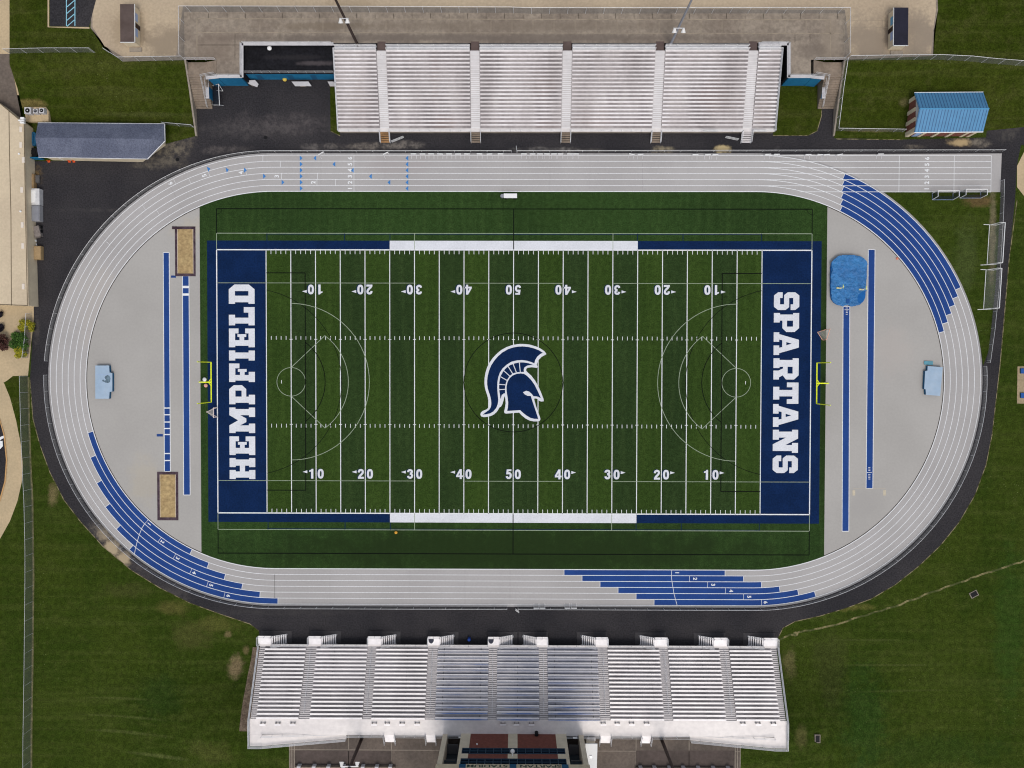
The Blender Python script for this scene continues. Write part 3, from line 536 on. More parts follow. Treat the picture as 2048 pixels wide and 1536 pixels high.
# midfield helmet emblem
E_ = lambda pts: [G(920 + x * .13672, 660 + y * .13672) for x, y in pts]
ew = MB().poly(E_([(1265, 352), (1235, 310), (1180, 272), (1110, 240), (1020, 213), (920, 203), (840, 207), (760, 222), (680, 250), (600, 295), (530, 355), (475, 415), (430, 480), (395, 550), (372, 630), (360, 700), (358, 770), (362, 830), (375, 885), (392, 935), (408, 985), (416, 1050), (418, 1095), (411, 1140), (390, 1160), (330, 1185), (305, 1210), (298, 1240), (312, 1265), (345, 1274), (400, 1270), (450, 1258), (500, 1233), (540, 1195), (568, 1150), (580, 1131), (600, 1122), (622, 1078), (637, 1030), (650, 968), (664, 1010), (668, 1070), (660, 1130), (645, 1200), (655, 1218), (680, 1222), (865, 1208), (910, 1255), (960, 1295), (1020, 1325), (1080, 1337), (1130, 1337), (1165, 1330), (1177, 1305), (1172, 1280), (1155, 1235), (1110, 1110), (1083, 1005), (1110, 1000), (1140, 1015), (1160, 1035), (1185, 1047), (1225, 1042), (1222, 1010), (1190, 925), (1150, 830), (1095, 735), (1040, 665), (985, 615), (968, 595), (968, 570), (990, 552), (1050, 545), (1130, 553), (1135, 530), (1122, 510), (1128, 490), (1150, 440), (1190, 395), (1235, 370)]), L(7))
struct('helmet_emblem_outline', ew, M_white)
en = MB()
en.poly(E_([(1212, 332), (1150, 295), (1080, 268), (1000, 248), (920, 240), (850, 243), (780, 255), (700, 282), (620, 328), (555, 385), (500, 450), (455, 520), (425, 595), (405, 670), (397, 740), (398, 800), (405, 850), (420, 900), (440, 960), (455, 1030), (458, 1085), (450, 1130), (425, 1170), (380, 1200), (330, 1238), (390, 1232), (440, 1220), (490, 1190), (530, 1140), (553, 1080), (560, 1020), (552, 940), (545, 850), (548, 760), (560, 690), (585, 620), (625, 560), (680, 510), (750, 465), (830, 445), (910, 440), (980, 450), (1040, 468), (1088, 488), (1100, 440), (1130, 390), (1170, 355)]), L(8))
en.poly(E_([(1080, 515), (1000, 485), (930, 474), (870, 474), (800, 488), (730, 515), (670, 560), (625, 615), (592, 680), (575, 760), (572, 830), (576, 900), (585, 950), (592, 1010), (612, 950), (640, 928), (660, 925), (658, 870), (665, 800), (685, 735), (725, 675), (775, 635), (830, 618), (890, 615), (935, 612), (932, 580), (945, 545), (985, 520), (1040, 512)]), L(8))
en.poly(E_([(690, 1185), (700, 1130), (705, 1060), (695, 980), (682, 900), (680, 830), (695, 760), (725, 705), (770, 665), (830, 640), (890, 635), (940, 642), (985, 675), (1040, 730), (1090, 800), (1130, 880), (1160, 945), (1185, 1000), (1150, 980), (1110, 970), (1075, 968), (1050, 935), (1010, 900), (970, 888), (920, 910), (945, 940), (985, 962), (1035, 965), (1050, 1010), (1080, 1100), (1110, 1190), (1145, 1300), (1090, 1300), (1030, 1285), (970, 1250), (920, 1210), (880, 1172)]), L(8))
struct('helmet_emblem_navy', en, M_navy)
er = MB()
for a in (((868, 474), (882, 616)), ((775, 492), (824, 618)), ((706, 536), (772, 642)), ((642, 596), (728, 674)), ((595, 684), (688, 737)), ((573, 795), (664, 802)), ((573, 872), (660, 868))): er.strip(E_(a), .15, L(9))
struct('helmet_emblem_ribs', er, M_white)
# runways
rw = MB(); rl = MB()
def runway(x0, x1, y0, y1, slope=0, bars=()):
    q = GP([(x0, y0), (x1, y0), (x1 + slope, y1), (x0 + slope, y1)]); rw.poly(q, L(4))
    for i, (a, b) in enumerate(zip(q, q[1:] + q[:1])): rl.strip([a, b], .11, L(5))
    for y in bars: k = (y - y0) / (y1 - y0) * slope; rl.strip([G(x0 + k, y), G(x1 + k, y)], .2, L(5) + .002)
runway(326.5, 338.5, 505, 943, 2.5, (816, 829.5, 844, 857, 869, 907, 921)); runway(365, 378, 552, 990, 2.5, (575, 588))
runway(1686, 1699.5, 613, 1062.5, -.5 * 4); runway(1736.5, 1750, 499, 977, -4.5)
for y in (574, 589): rl.strip([G(365.5, y), G(377.5, y)], .42, L(5) + .004)
for y, w_ in ((616, 5), (619.5, 9), (622, 4), (625, 4), (628.5, 4)): rl.strip([G(1693.5 - w_ / 2, y), G(1693.5 + w_ / 2, y)], .09, L(5) + .004)
for y, w_ in ((935, 4), (938, 4), (941, 4), (945, 10), (949, 4), (952, 4), (955, 4), (958, 4)): rl.strip([G(1738.5 - w_ / 2, y), G(1738.5 + w_ / 2, y)], .09, L(5) + .004)
tp_ = MB()
for x in (1707.5, 1769): tp_.strip([G(x, 980), G(x, 991)], .5, L(5) + .004)
tp_.strip([G(1706, 977.5), G(1771, 977.5)], .06, L(5) + .004); struct('tan_apron_patches', tp_, mat('tan patch', (188, 178, 158), None, 1, (2, .1)))
rw.poly(GP([(313.5, 868), (326, 868), (326, 873), (313.5, 873)]), L(4)); rw.poly(GP([(342, 551), (352, 551), (352, 555.5), (342, 555.5)]), L(4))
struct('runway_paint', rw, M_blue); struct('runway_lines', rl, M_line)
# ---------------------------------------------------------------- north plaza, banks, walls
pl = MB()
outl = GP([(183, -160), (181, 56), (206, 94), (246, 123), (372, 119.5), (432, 119.5), (432, 150), (484, 150), (484, 86), (665, 86), (1577, 86), (1577, 150), (1622, 150), (1622, 119.5), (1690, 119.5), (1866, 112), (1868, 60), (1876, 20), (1868, -160)], P)
pl.poly(outl, P); struct('north_plaza', pl, M_concN)
tn = MB(); tn.poly(GP([(185, -160), (185, 54), (209, 92), (250, 116), (300, 112), (352, 112), (366, 12), (1690, 20), (1700, 112), (1862, 108), (1866, 60), (1872, 20), (1865, -160)], P), P + .006); struct('upper_walk', tn, M_tan)
jt = MB()
for x in range(394, 1660, 42): jt.strip([G(x, 41, P), G(x, 66, P)], .09, P + .014)
pass
for x in range(380, 1690, 37): jt.strip([G(x, 27, P), G(x + .4, 37.5, P)], .06, P + .015)
for x in (470, 560, 1590, 1620): jt.strip([G(x, 66, P), G(x, 84 if x > 484 else 118, P)], .06, P + .015)
jt.strip([G(394, 90, P), G(480, 90, P)], .07, P + .013); jt.strip([G(394, 37.5, P), G(1660, 39.5, P)], .16, P + .016); jt.strip([G(394, 65, P), G(1690, 67, P)], .12, P + .016); pass
for x in range(380, 1690, 37): jt.strip([G(x, 27, P), G(x + .4, 37.5, P)], .06, P + .015)
for x in (470, 560, 1590, 1620): jt.strip([G(x, 66, P), G(x, 84 if x > 484 else 118, P)], .06, P + .015)
jt.strip([G(394, 90, P), G(480, 90, P)], .07, P + .013); jt.strip([G(394, 37.5, P), G(394, 112, P)], .16, P + .016); jt.strip([G(1661, 39, P), G(1661, 116, P)], .12, P + .016)
for x in (725, 760, 900, 930, 1110, 1180, 1240, 1420, 1500): jt.strip([G(x, 26, P), G(x, 38, P)], .08, P + .014)
for y in (41, 55, 70): jt.strip([G(1703, y, P), G(1862, y, P)], .05, P + .02)
for x in (1730, 1765, 1830): jt.strip([G(x, 40, P), G(x, 108, P)], .05, P + .022)
struct('plaza_joints', jt, mat('pale joint', (146, 134, 118), None, 1, (1, .2, 4)))
# drop walls of the plaza
wv = MB()
for (x0, y0), (x1, y1) in (((246, 123), (372, 119.5)), ((1690, 119.5), (1866, 112))): pass
# grass banks sloping from plaza level to track level
def bank(name, rows, zs, m):
    """rows: list of pixel polylines (same count), one per height"""
    b = MB(); nn = 10; lo = []
    R_ = [GP(r, z) for r, z in zip(rows, zs)]
    for j in range(len(R_) - 1):
        for i in range(len(R_[0]) - 1): b.quad(R_[j + 1][i], R_[j + 1][i + 1], R_[j][i + 1], R_[j][i])
    return struct(name, b, m)
bank('northwest_grass', [[(19, -160), (100, -160), (183, -160)], [(19, 8), (97, 8), (183, 8)], [(19, 50), (97, 54), (181, 56)], [(19, 108), (150, 108), (226, 108)], [(19, 128), (200, 124), (372, 120)], [(36, 180), (200, 178), (382, 178)], [(52, 246), (200, 246), (386, 246)], [(60, 322), (200, 322), (392, 272)]], [P, P, P, P, P - .25, 2.0, .35, .03], M_bank)
bank('northeast_grass', [[(1868, -160), (2300, -160)], [(1876, 20), (2300, 20)], [(1866, 113), (2300, 126)]], [P, P, P], M_bank)
bank('northeast_slope', [[(1690, 119.5), (1866, 112), (2300, 127)], [(1688, 132), (1866, 130), (2300, 142)], [(1680, 180), (1866, 178), (2300, 178)], [(1672, 250), (1815, 250), (2300, 222)], [(1668, 276), (1806, 278), (2300, 229)]], [P, P - .3, 2.0, .35, .03], M_bank)
gb = MB().poly(GP([(1553, 172), (1643, 172), (1643, 232), (1634, 262), (1616, 271), (1546, 271)]), L(2)); gb.poly(GP([(660, 172), (672, 172), (680, 271), (661, 263)]), L(2)); struct('stand_side_grass', gb, M_bank)
sw = MB().poly(GP([(-200, -160), (19, -160), (19, 108), (-200, 108)], P), P + .004); sw.add([tuple(q) for q in (G(-200, 108, P), G(19, 108, P), G(38, 190, 1.6), G(-200, 190, 1.6))], [(0, 1, 2, 3)]); struct('west_sidewalk', sw, M_path)
sp2 = MB(); q = [G(-60, 108, P), G(19, 108, P), G(34, 190, 1.7), G(46, 250, .4), G(-60, 250, .4)]; sp2.add([(v.x, v.y, v.z + .03) for v in q], [(0, 1, 2, 3, 4)]); struct('west_service_path', sp2, M_concS)
pk = MB().poly(GP([(98, -160), (100, 52), (178, 54), (192, 0), (192, -160)], P), P + .02); struct('parking_bay', pk, M_asph)
ps = MB()
for x in (133, 150): ps.strip([G(x, -40, P), G(x, 52, P)], .14, P + .026)
for y in (0, 14, 27, 41, 53): ps.strip([G(134, y, P), G(149, y - 13, P)], .14, P + .03)
struct('parking_lines', ps, mat('light blue paint', (140, 196, 214), None, 1, (3, .1)))
kb2 = MB(); kb2.strip(GP([(97, -160), (97, 54), (179, 56)], P), .3, P + .04); struct('parking_kerb', kb2, M_path)
# concrete stairs down to the track level
def stair(name, label, mir):
    X = lambda x: (2060 - x) if mir else x
    root = thing(name, G(X(402), 170, 0), label, 'stairs', 'concrete stairs beside the north stand')
    s_ = MB(); n = 14; za = 3.2
    y0, y1 = G(X(400), 150, za).y, G(X(400), 218, 0).y; xa, xb = sorted((G(X(385), 180, 1.6).x, G(X(418), 180, 1.6).x))
    for i in range(n): s_.box(xa, xb, y0 + (y1 - y0) * i / n, y0 + (y1 - y0) * (i + 1) / n - .0, 0, za * (1 - (i + .5) / n) + .12)
    yt2 = G(X(400), 121, P).y; xl, xr = sorted((G(X(374), 135, za).x, G(X(412), 135, za).x)); s_.box(min(xl, xa), max(xr, xb), y0 + .002, yt2, 0, za + .12)
    x2 = G(X(433), 135, P).x; x1_ = (max(xr, xb) if not mir else min(xl, xa)); m = 6
    for i in range(m): s_.box(x1_ + (x2 - x1_) * i / m, x1_ + (x2 - x1_) * (i + 1) / m, y0 + .002, yt2, 0, za + .12 + (P - za) * (i + .7) / m)
    obj('steps', s_, M_steps, root)
    w_ = MB(); pa = [G(X(371), 121, P), G(X(380), 178, 2.1), G(X(393), 272, .2)]
    for a, b in zip(pa, pa[1:]):
        w_.add([(a.x - .15, a.y, 0), (a.x + .15, a.y, 0), (b.x + .15, b.y, 0), (b.x - .15, b.y, 0), (a.x - .15, a.y, a.z + .2), (a.x + .15, a.y, a.z + .2), (b.x + .15, b.y, b.z + .2), (b.x - .15, b.y, b.z + .2)], [(4, 5, 6, 7), (0, 1, 5, 4), (1, 2, 6, 5), (2, 3, 7, 6), (3, 0, 4, 7)])
    obj('side_wall', w_, M_concG, root)
    r_ = MB(); rail(r_, [G(X(404), 153, za + .1), G(X(417), 216, .1)], .95, 2.2, .03); rail(r_, [G(X(404), 153, za + .1), G(X(430), 148, P)], .95, 2, .03); rail(r_, [G(X(372), 120.5, P), G(X(432), 120.5, P)], 1.05, 2.0, .035)
    obj('hand_rail', r_, M_railm, root); return root
stair('concrete_stairs', 'concrete stairs turning down from plaza beside the black asphalt court', False)
stair('concrete_stairs', 'concrete stairs turning down beside the small grass plot east of north stand', True)
# blue retaining walls with white coping
def rwall(name, label, segs, capw=.55):
    root = thing(name, (*segs[0][0][:2], 0), label, 'wall', 'blue retaining walls round the plaza')
    w_ = MB(); c_ = MB(); r_ = MB(); k_ = MB()
    for i_, (a, b, top) in enumerate(segs):
        a = Vector(a); b = Vector(b); d = (b - a); d.z = 0; ang = math.atan2(d.y, d.x); m_ = (a + b) / 2; (k_ if i_ in (2, 3) else w_).obox(m_, ang, d.length, .3, 0, top); c_.obox(m_, ang, d.length + capw - .01, capw, top, top + .12)
        rail(r_, [(a.x, a.y, top + .12), (b.x, b.y, top + .12)], 1.0, 1.9, .03, (1.0, .5))
    obj('wall', w_, M_bluewall, root); obj('inner_wall', k_, M_roofblk, root); obj('coping', c_, M_whitecap, root); obj('guard_rail', r_, M_railm, root); return root
gp = lambda x, y, z=P: tuple(G(x, y, z))
rwall('retaining_wall', 'blue retaining wall with white coping around the black roofed building', [(gp(417, 158, 3.4), gp(434, 153), 3.9), (gp(435, 153), gp(481, 153), P), (gp(484, 152), gp(484, 89), P), (gp(487, 88), gp(664, 88), P), (gp(414, 160, 2), gp(420, 198, 1), 2.0)])
rwall('retaining_wall', 'blue retaining wall with white coping beside grass plot east of the north stand', [(gp(1643, 158, 3.4), gp(1626, 153), 3.9), (gp(1625, 153), gp(1579, 153), P), (gp(1577, 152), gp(1577, 89), P), (gp(1574, 88), gp(1520, 88), P), (gp(1648, 160, 2), gp(1642, 198, 1), 2.0)])
# recessed team building
ZR = 2.95; root = thing('locker_building', G(576, 150, 0), 'flat black roofed building with blue front wall sunk below the plaza', 'building')
x0, x1 = G(489, 146.6, ZR).x, G(668, 146.6, ZR).x; yf, yk = G(576, 146.8, ZR).y, G(576, 91, ZR).y
obj('wall', MB().box(x0, x1, yf, yk, 0, ZR), M_bluewall, root); obj('roof', MB().box(x0 - .1, x1 + .1, yf - .12, yk + .05, ZR, ZR + .12), M_roofblk, root)
r_ = MB(); rail(r_, [(x0, yf, ZR + .12), (x1, yf, ZR + .12)], 1.0, 1.6, .025); obj('guard_rail', r_, M_railm, root)
v_ = MB(); c = G(541, 99, ZR); v_.tube((c.x, c.y, ZR), (c.x, c.y, ZR + .5), .16, 10); v_.sphere((c.x, c.y, ZR + .6), .42, 12, 6, 0, (1, 1, .6)); obj('roof_vent', v_, M_wh, root)
for px in (520, 582, 628): x = G(px, 157, 1).x; obj('door', MB().box(x - .5, x + .5, yf - .02, yf + .03, .05, 2.1), M_matside, root)
for pts, lb in ((((490, 161), (510, 160), (517, 168), (514, 174), (498, 168)), 'grey concrete canopy block at the blue wall corner by the court'), (((583, 163), (617, 163), (623, 172), (590, 172)), 'wide grey bench slab on a post before the blue wall'), (((655, 163), (667, 163), (672, 172), (660, 172)), 'grey bench slab half under the north stand edge')):
    h = .9; root = thing('concrete_bench', G(*pts[0], 0), lb, 'bench', 'grey slabs in front of the blue wall'); q = GP(pts, h); obj('slab', MB().prism(q, h - .12, h), M_whitecap, root)
    cxx = sum(v.x for v in q) / len(q); cyy = sum(v.y for v in q) / len(q); obj('base', MB().box(cxx - .5, cxx + .5, cyy - .25, cyy + .25, 0, h - .12), M_concG, root)
p_ = G(600, 158, 1.2); 
def disc(name, px, py, r, h, m, lb, cat, sq=None):
    c = G(px, py, h / 2); b = MB(); b.sphere((c.x, c.y, h / 2), r, 10, 6, 0, (1, 1, h / 2 / r)); return obj(name, b, m, None, lb, cat, None, None, True)
disc('yellow_ball', 569.5, 158.5, .42, .7, mat('dull yellow', (206, 178, 84), None, 1, None, .6), 'dull yellow ball lying by the blue wall', 'ball')
disc('orange_ball', 792, 1065, .3, .55, mat('ball orange', (216, 160, 62), None, 1, None, .6), 'orange ball on green turf below the white bench zone', 'ball')
# leaning goal on the court
root = thing('training_goal', G(436, 190, 0), 'white metal training goal lying by the blue wall on the court', 'goal frame'); f_ = MB()
A1, A2, A3, A4 = G(424, 171), G(425, 210), G(437, 168, 1.6), G(439, 210, 1.6)
f_.path([A3, A4], .06); f_.path([A1, A2], .03); f_.path([A3, A1], .04); f_.path([A4, A2], .04); f_.path([A3, G(446, 182)], .05); f_.path([G(433, 181), G(446, 182)], .05); f_.path([G(447, 211), A4], .05); f_.path([A3, G(437, 168)], .05); f_.path([A4, G(439, 211)], .05)
obj('frame', f_, M_wh, root); obj('net', MB().quad(A1, A2, A4, A3), M_netd, root)
# ---------------------------------------------------------------- grandstands
def stand_geo(n, yf, t, zf, r, d): return [(yf + d * t * i, zf + r * i) for i in range(n)]
def bench_mesh(w, alu=True, wid=.29):
    b = MB(); b.box(-w / 2, w / 2, -wid / 2, wid / 2, -.05, 0)
    k = max(2, round(w / 2.2))
    for i in range(k):
        x = -w / 2 + .3 + (w - .6) * i / (k - 1); b.box(x - .03, x + .03, -.05, .05, -.44, -.05)
    return b
def put_mesh(name, mb, m, parent, loc):
    me = bpy.data.meshes.new(name); me.from_pydata(mb.v, [], mb.f)
    for q in (m if isinstance(m, (list, tuple)) else [m]): me.materials.append(q)
    for p, i in zip(me.polygons, mb.mi): p.material_index = i
    o = bpy.data.objects.new(name, me); C.objects.link(o); o.parent = parent; o.location = Vector(loc) - base_of(parent); return o
def section(root, xl, xr, rows, t, r, d, m_deck, benches=True, backs=False, zbase=.0, m_b=None):
    s_ = MB()
    for y, z in rows:
        s_.box(xl, xr, y, y + d * (t - .05), z - .05, z, 0)
        s_.box(xl, xr, y + d * (t - .02), y + d * t, z - .0, z + r - .05, 1)
    sec = obj('seating_section', s_, [m_deck, M_riser], root); w = xr - xl - .12; first = None
    if benches:
        for y, z in rows:
            loc = ((xl + xr) / 2, y + d * t * .72, z + .43)
            if first is None:
                mb = bench_mesh(w); mm = [m_b or M_alu]
                if backs:
                    mb.box(-w / 2, w / 2, d * .14, d * .19, .12, .42, 1); mm = [M_alu, M_shadebk]
                first = put_mesh('bench', mb, mm, sec, loc)
            else:
                o = first.copy(); C.objects.link(o); o.location = Vector(loc) - base_of(root); o.parent = sec
    return sec
M_noseS = mat('dark nosing', (168, 164, 165), None, 1, None, .5)
def aisle(root, xl, xr, rows, t, r, d, centre_rail=False, nose=None):
    a_ = MB()
    for y, z in rows:
        a_.box(xl, xr, y, y + d * t * .5, z - .06, z + .001, 0); a_.box(xl, xr, y + d * t * .5, y + d * t, z + r * .5 - .06, z + r * .5, 0)
        a_.box(xl + .05, xr - .05, y + d * t * .5 - d * .02, y + d * (t * .5 + .07), z + r * .5, z + r * .5 + .006, 1)
        a_.box(xl + .05, xr - .05, y - d * .02, y + d * .1, z + .001, z + .007, 1)
    o = obj('aisle', a_, [M_aisle, nose or M_nose], root)
    if centre_rail:
        r_ = MB(); xm = (xl + xr) / 2
        for j in range(1, len(rows) - 2, 4):
            (y, z), (y2, z2) = rows[j], rows[min(j + 3, len(rows) - 1)]
            r_.path([(xm, y, z), (xm, y, z + .9), (xm, y2, z2 + .9), (xm, y2, z2)], .035, 6)
        obj('aisle_rail', r_, M_railm, root)
    return o
# north stand
n = 20; zf, rN = 1.0, .17; zb_ = zf + rN * (n - 1)
yF = G(1032, 249.6, zf + .43).y; yB = G(1032, 101.5, zb_ + .43).y; tN = (yB - yF) / (n - 1); yF -= tN * .72
rowsN = stand_geo(n, yF, tN, zf, rN, 1)
def xg(px, py, z): return G(px, py, z).x
NS = thing('north_grandstand', (0, yF, 0), 'long aluminium bleacher stand with twenty bench rows along the upper plaza', 'grandstand')
xE0, xE1 = xg(677, 262, zf), xg(1549, 262, zf)
ais = [((xg(a, 262, zf) + xg(a2, 100, zb_)) / 2 - .84, (xg(a, 262, zf) + xg(a2, 100, zb_)) / 2 + .84) for a, a2 in ((769, 763), (951, 950), (1131.5, 1135), (1312, 1321), (1494, 1507))]
edges = [xE0] + [q for a in ais for q in a] + [xE1]
for i in range(0, len(edges), 2): section(NS, edges[i], edges[i + 1], rowsN, tN, rN, 1, M_deckN, True, False, 0, M_aluN)
for a in ais: aisle(NS, a[0], a[1], rowsN, tN, rN, 1)
fw = MB(); yw = G(1032, 263.5, zf).y; fw.box(xE0, xE1, yw, yF - .02, zf - .08, zf); obj('front_walkway', fw, M_walk, NS)
for a in ais: obj('aisle_bridge', MB().box(a[0] + .1, a[1] - .1, yF + tN * n - .02, yF + tN * n + 1.7, P - .1, P + .01), mat('dark red brown decking', (96, 82, 78), (84, 72, 69), .5, (2, .1)), NS)
sk = MB(); sk.box(xE0 + .1, xE1 - .1, yw + .05, yw + .2, 0, zf - .09); obj('front_skirt', sk, M_concG, NS)
gr = MB(); xr_ = [(xE0, ais[0][0])] + [(ais[i][1], ais[i + 1][0]) for i in range(4)] + [(ais[4][1], xE1)]
for a, b in xr_: rail(gr, [(a + .05, yw + .04, zf), (b - .05, yw + .04, zf)], 1.0, 1.9, .035, (1, .55))
obj('front_rail', gr, M_railm, NS)
gr = MB(); yk = yF + tN * n
for a, b in xr_:
    rail(gr, [(a + .05, yk + .05, zb_ + .1), (b - .05, yk + .05, zb_ + .1)], 1.1, 2.1, .045, (1, .6, .25)); rail(gr, [(a + .05, yk + .75, P), (b - .05, yk + .75, P)], 1.1, 2.1, .055, (1, .5))
    gr.box(a + .1, b - .1, yk + .45, yk + .8, P, P + .14)
obj('rear_rail', gr, M_railm, NS)
for x in (xE0, xE1):
    gr = MB(); p0 = Vector((x, yw, zf)); p1 = Vector((x, yF, zf)); p2 = Vector((x, yk, zb_ + .1)); rail(gr, [p0, p1, p2], 1.0, 2.0, .035, (1, .7, .4, .12)); obj('side_rail', gr, M_railm, NS)
sb = MB()
for i in range(11):
    x = xE0 + .4 + (xE1 - xE0 - .8) * i / 10
    for j in (3, 9, 15, 19): y, z = rowsN[j]; sb.box(x - .06, x + .06, y - .06, y + .06, 0, z - .07)
    y, z = rowsN[19]; sb.tube((x, yF, zf - .15), (x, y, z - .15), .06, 5)
for j in (3, 9, 15, 19): y, z = rowsN[j]; sb.box(xE0 + .3, xE1 - .3, y - .05, y + .05, z - .2, z - .1)
obj('support_frame', sb, M_steel, NS)
for i, (a, b) in enumerate(ais):
    s_ = MB(); m = 5; dpt = (yw - G(1032, 286.5, 0).y) / m; mt = [M_steps, M_railm]
    if i == 0: mt[0] = mat('weathered timber tread', (166, 128, 88), (140, 108, 76), .6, (3, .15))
    if i == 4: mt[0] = M_aisle
    for k in range(m): s_.box(a, b, yw - (k + 1) * dpt + .06, yw - k * dpt - .02, zf * (1 - (k + 1) / (m + 1)) - .08, zf * (1 - (k + 1) / (m + 1)))
    for x in (a - .04, b + .04):
        k0 = len(s_.mi); rail(s_, [(x, yw, zf), (x, yw - m * dpt, .1)], .95, 1.2, .035, (1, .5)); s_.mi[k0:] = [1] * (len(s_.mi) - k0)
        s_.tube((x, yw, zf - .12), (x, yw - m * dpt, 0), .05, 5, None, 1)
    obj('entry_steps', s_, mt, NS, {0: 'entry steps with brown timber treads', 4: 'entry steps of bare aluminium'}.get(i))
sg = MB()
for px in (1422, 1520): x = xg(px, 262, zf + .6); sg.box(x - 1.3, x + 1.3, yw - .06, yw - .01, zf + .35, zf + .95)
obj('sign_board', sg, M_wh, NS)
for px, py, an, lb in ((795, 278.5, 22, 'white metal stair gate swung open beside the brown timber steps'), (1464, 276.5, -12, 'white metal stair gate swung open left of the aluminium steps')):
    g_ = MB(); c = G(px, py, .5); ca, sa = math.cos(R(an)), math.sin(R(an)); e0 = Vector((c.x - 1.15 * ca, c.y - 1.15 * sa, .1)); e1 = Vector((c.x + 1.15 * ca, c.y + 1.15 * sa, .1))
    for z in (0, .45, .9): g_.tube(e0 + Vector((0, 0, z)), e1 + Vector((0, .0, z)), .035, 5)
    for k in range(4): q = e0.lerp(e1, k / 3); g_.tube(q, q + Vector((0, 0, .9)), .03, 5)
    obj('stair_gate', g_, M_wh, None, lb, 'gate', 'open stair gates')
# south stand
n = 18; zf, rS = 1.5, .29; zk = zf + rS * n
yF = G(1032, 1300.4, zf + .43).y; yB = G(1032, 1438.4, zf + rS * (n - 1) + .43).y; tS = (yF - yB) / (n - 1); yF += tS * .72
rowsS = stand_geo(n, yF, tS, zf, rS, -1); yKs = yF - tS * n
zb_ = zf + rS * (n - 1)
SS = thing('south_grandstand', (0, yF, 0), 'wide aluminium grandstand with ten front stairs below the brick press box', 'grandstand')
xe0, xe1 = xg(516, 1282, zf + .6), xg(1557, 1282, zf + .6)
apx = ((623, 610), (744, 735), (866.5, 860), (985.5, 985), (1086.5, 1087), (1204, 1211), (1326, 1337.5), (1447, 1462.5))
acs = [((xg(a, 1302, zf) + xg(b, 1436, zb_)) / 2) for a, b in apx]; aw = (.92, .74, .85, .74, .74, .85, .74, .85)
segx = [(xe0 + .15, xe0 + 1.15)] + [(c - w_ * 1.0, c + w_ * 1.0) for c, w_ in zip(acs, aw)] + [(xe1 - 1.15, xe1 - .15)]
rowsM = [(yF - tS * 1.5 * i, zf + rS * 1.5 * i) for i in range(12)]
for i in range(9):
    a, b = segx[i][1], segx[i + 1][0]; mid = i in (3, 4, 5)
    section(SS, a, b, rowsM if mid else rowsS, tS * (1.5 if mid else 1), rS * (1.5 if mid else 1), -1, M_shadedeck if mid else M_deckS, True, mid)
for i, (a, b) in enumerate(segx): aisle(SS, a, b, rowsS, tS, rS, -1, 0 < i < 9, M_noseS)
fw = MB(); yw = G(1032, 1291.5, zf + .3).y; fw.box(xe0, xe1, yF + .02, yw, zf - .08, zf); obj('front_walkway', fw, M_walk, SS)
ld = [516, 617.5, 736.5, 855.5, 976, None, None, None, None, None]
M_foot = mat('dark footing', (66, 64, 66), None, 1, (2, .1))
lands = [(516, 543), (617, 643), (736, 763), (855.5, 880), (976, 999), (1073, 1096), (1191, 1216), (1308.5, 1335), (1427, 1455), (1527, 1555)]
yl = G(1032, 1274, zf).y
for i, (a, b) in enumerate(lands):
    d = 1 if i < 5 else -1; xa, xb = xg(a, 1284, zf), xg(b, 1284, zf); s_ = MB(); s_.box(xa, xb, yw + .002, yl, zf - .1, zf, 0)
    if i in (3, 4): ce = Vector(((xa + xb) / 2 - .5 , yl - .75)); shp = MB().prism([(ce.x - .5, ce.y + .35), (ce.x + .5, ce.y + .35), (ce.x + .48, ce.y - .05), (ce.x + .3, ce.y - .38), (ce.x, ce.y - .55), (ce.x - .3, ce.y - .38), (ce.x - .48, ce.y - .05)], zf + .003, zf + .02)
    xs_ = xb if d > 0 else xa; m = 7; ln_ = 27 / 10.83; ys0, ys1 = yl - .15, yl - 1.85
    for k in range(m):
        x0 = xs_ + d * ln_ * k / m; z = zf * (1 - (k + 1) / (m + 1)); s_.box(x0, x0 + d * (ln_ / m - .13), ys1, ys0, z - .06, z, 0)
    st_o = obj('front_stair', s_, [M_alu], SS)
    if i in (3, 4): obj('shield_emblem', shp, mat('shield dark', (58, 60, 72), None, 1, None, .7), st_o)
    for y in (ys0 + .03, ys1 - .03): r_ = MB(); rail(r_, [(xs_, y, zf), (xs_ + d * (ln_ + .1), y, .15)], 1.0, 1.3, .035, (1, .55)); r_.tube((xs_, y, zf - .12), (xs_ + d * ln_, y, 0), .05, 5); obj('stair_rail', r_, M_railm, st_o)
    r_ = MB(); rail(r_, [(xa if d < 0 else xs_, yl - .03, zf), (xb if d > 0 else xs_, yl - .03, zf)] if False else [(xa + .03, yl - .03, zf), (xb - .03, yl - .03, zf)], 1.0, 1.3, .035, (1, .55))
    xo = xa + .03 if d > 0 else xb - .03; rail(r_, [(xo, yl, zf), (xo, yw, zf)], 1.0, 1.4, .035, (1, .55))
    obj('stair_rail', r_, M_railm, st_o)
    sl = MB(); xo2 = xs_ + d * (ln_ + .8); sl.box(min(xa, xo2), max(xb, xo2), ys1, yl + .45, .0, .06); obj('footing_slab', sl, M_foot, st_o)
r_ = MB(); prev = xe0
for i, (a, b) in enumerate(lands):
    xa, xb = xg(a, 1284, zf), xg(b, 1284, zf)
    if xa - prev > 1: rail(r_, [(prev + .05, yw - .04, zf), (xa - .05, yw - .04, zf)], 1.0, 1.9, .035, (1, .55, .12))
    prev = xb
obj('front_rail', r_, M_railm, SS)
yR = G(1032, 1471.5, zk).y
bw = MB(); bw.box(xe0 - .0, xe1 + .0, yR, yKs - .01, zk - .1, zk); obj('rear_walkway', bw, M_walk, SS)
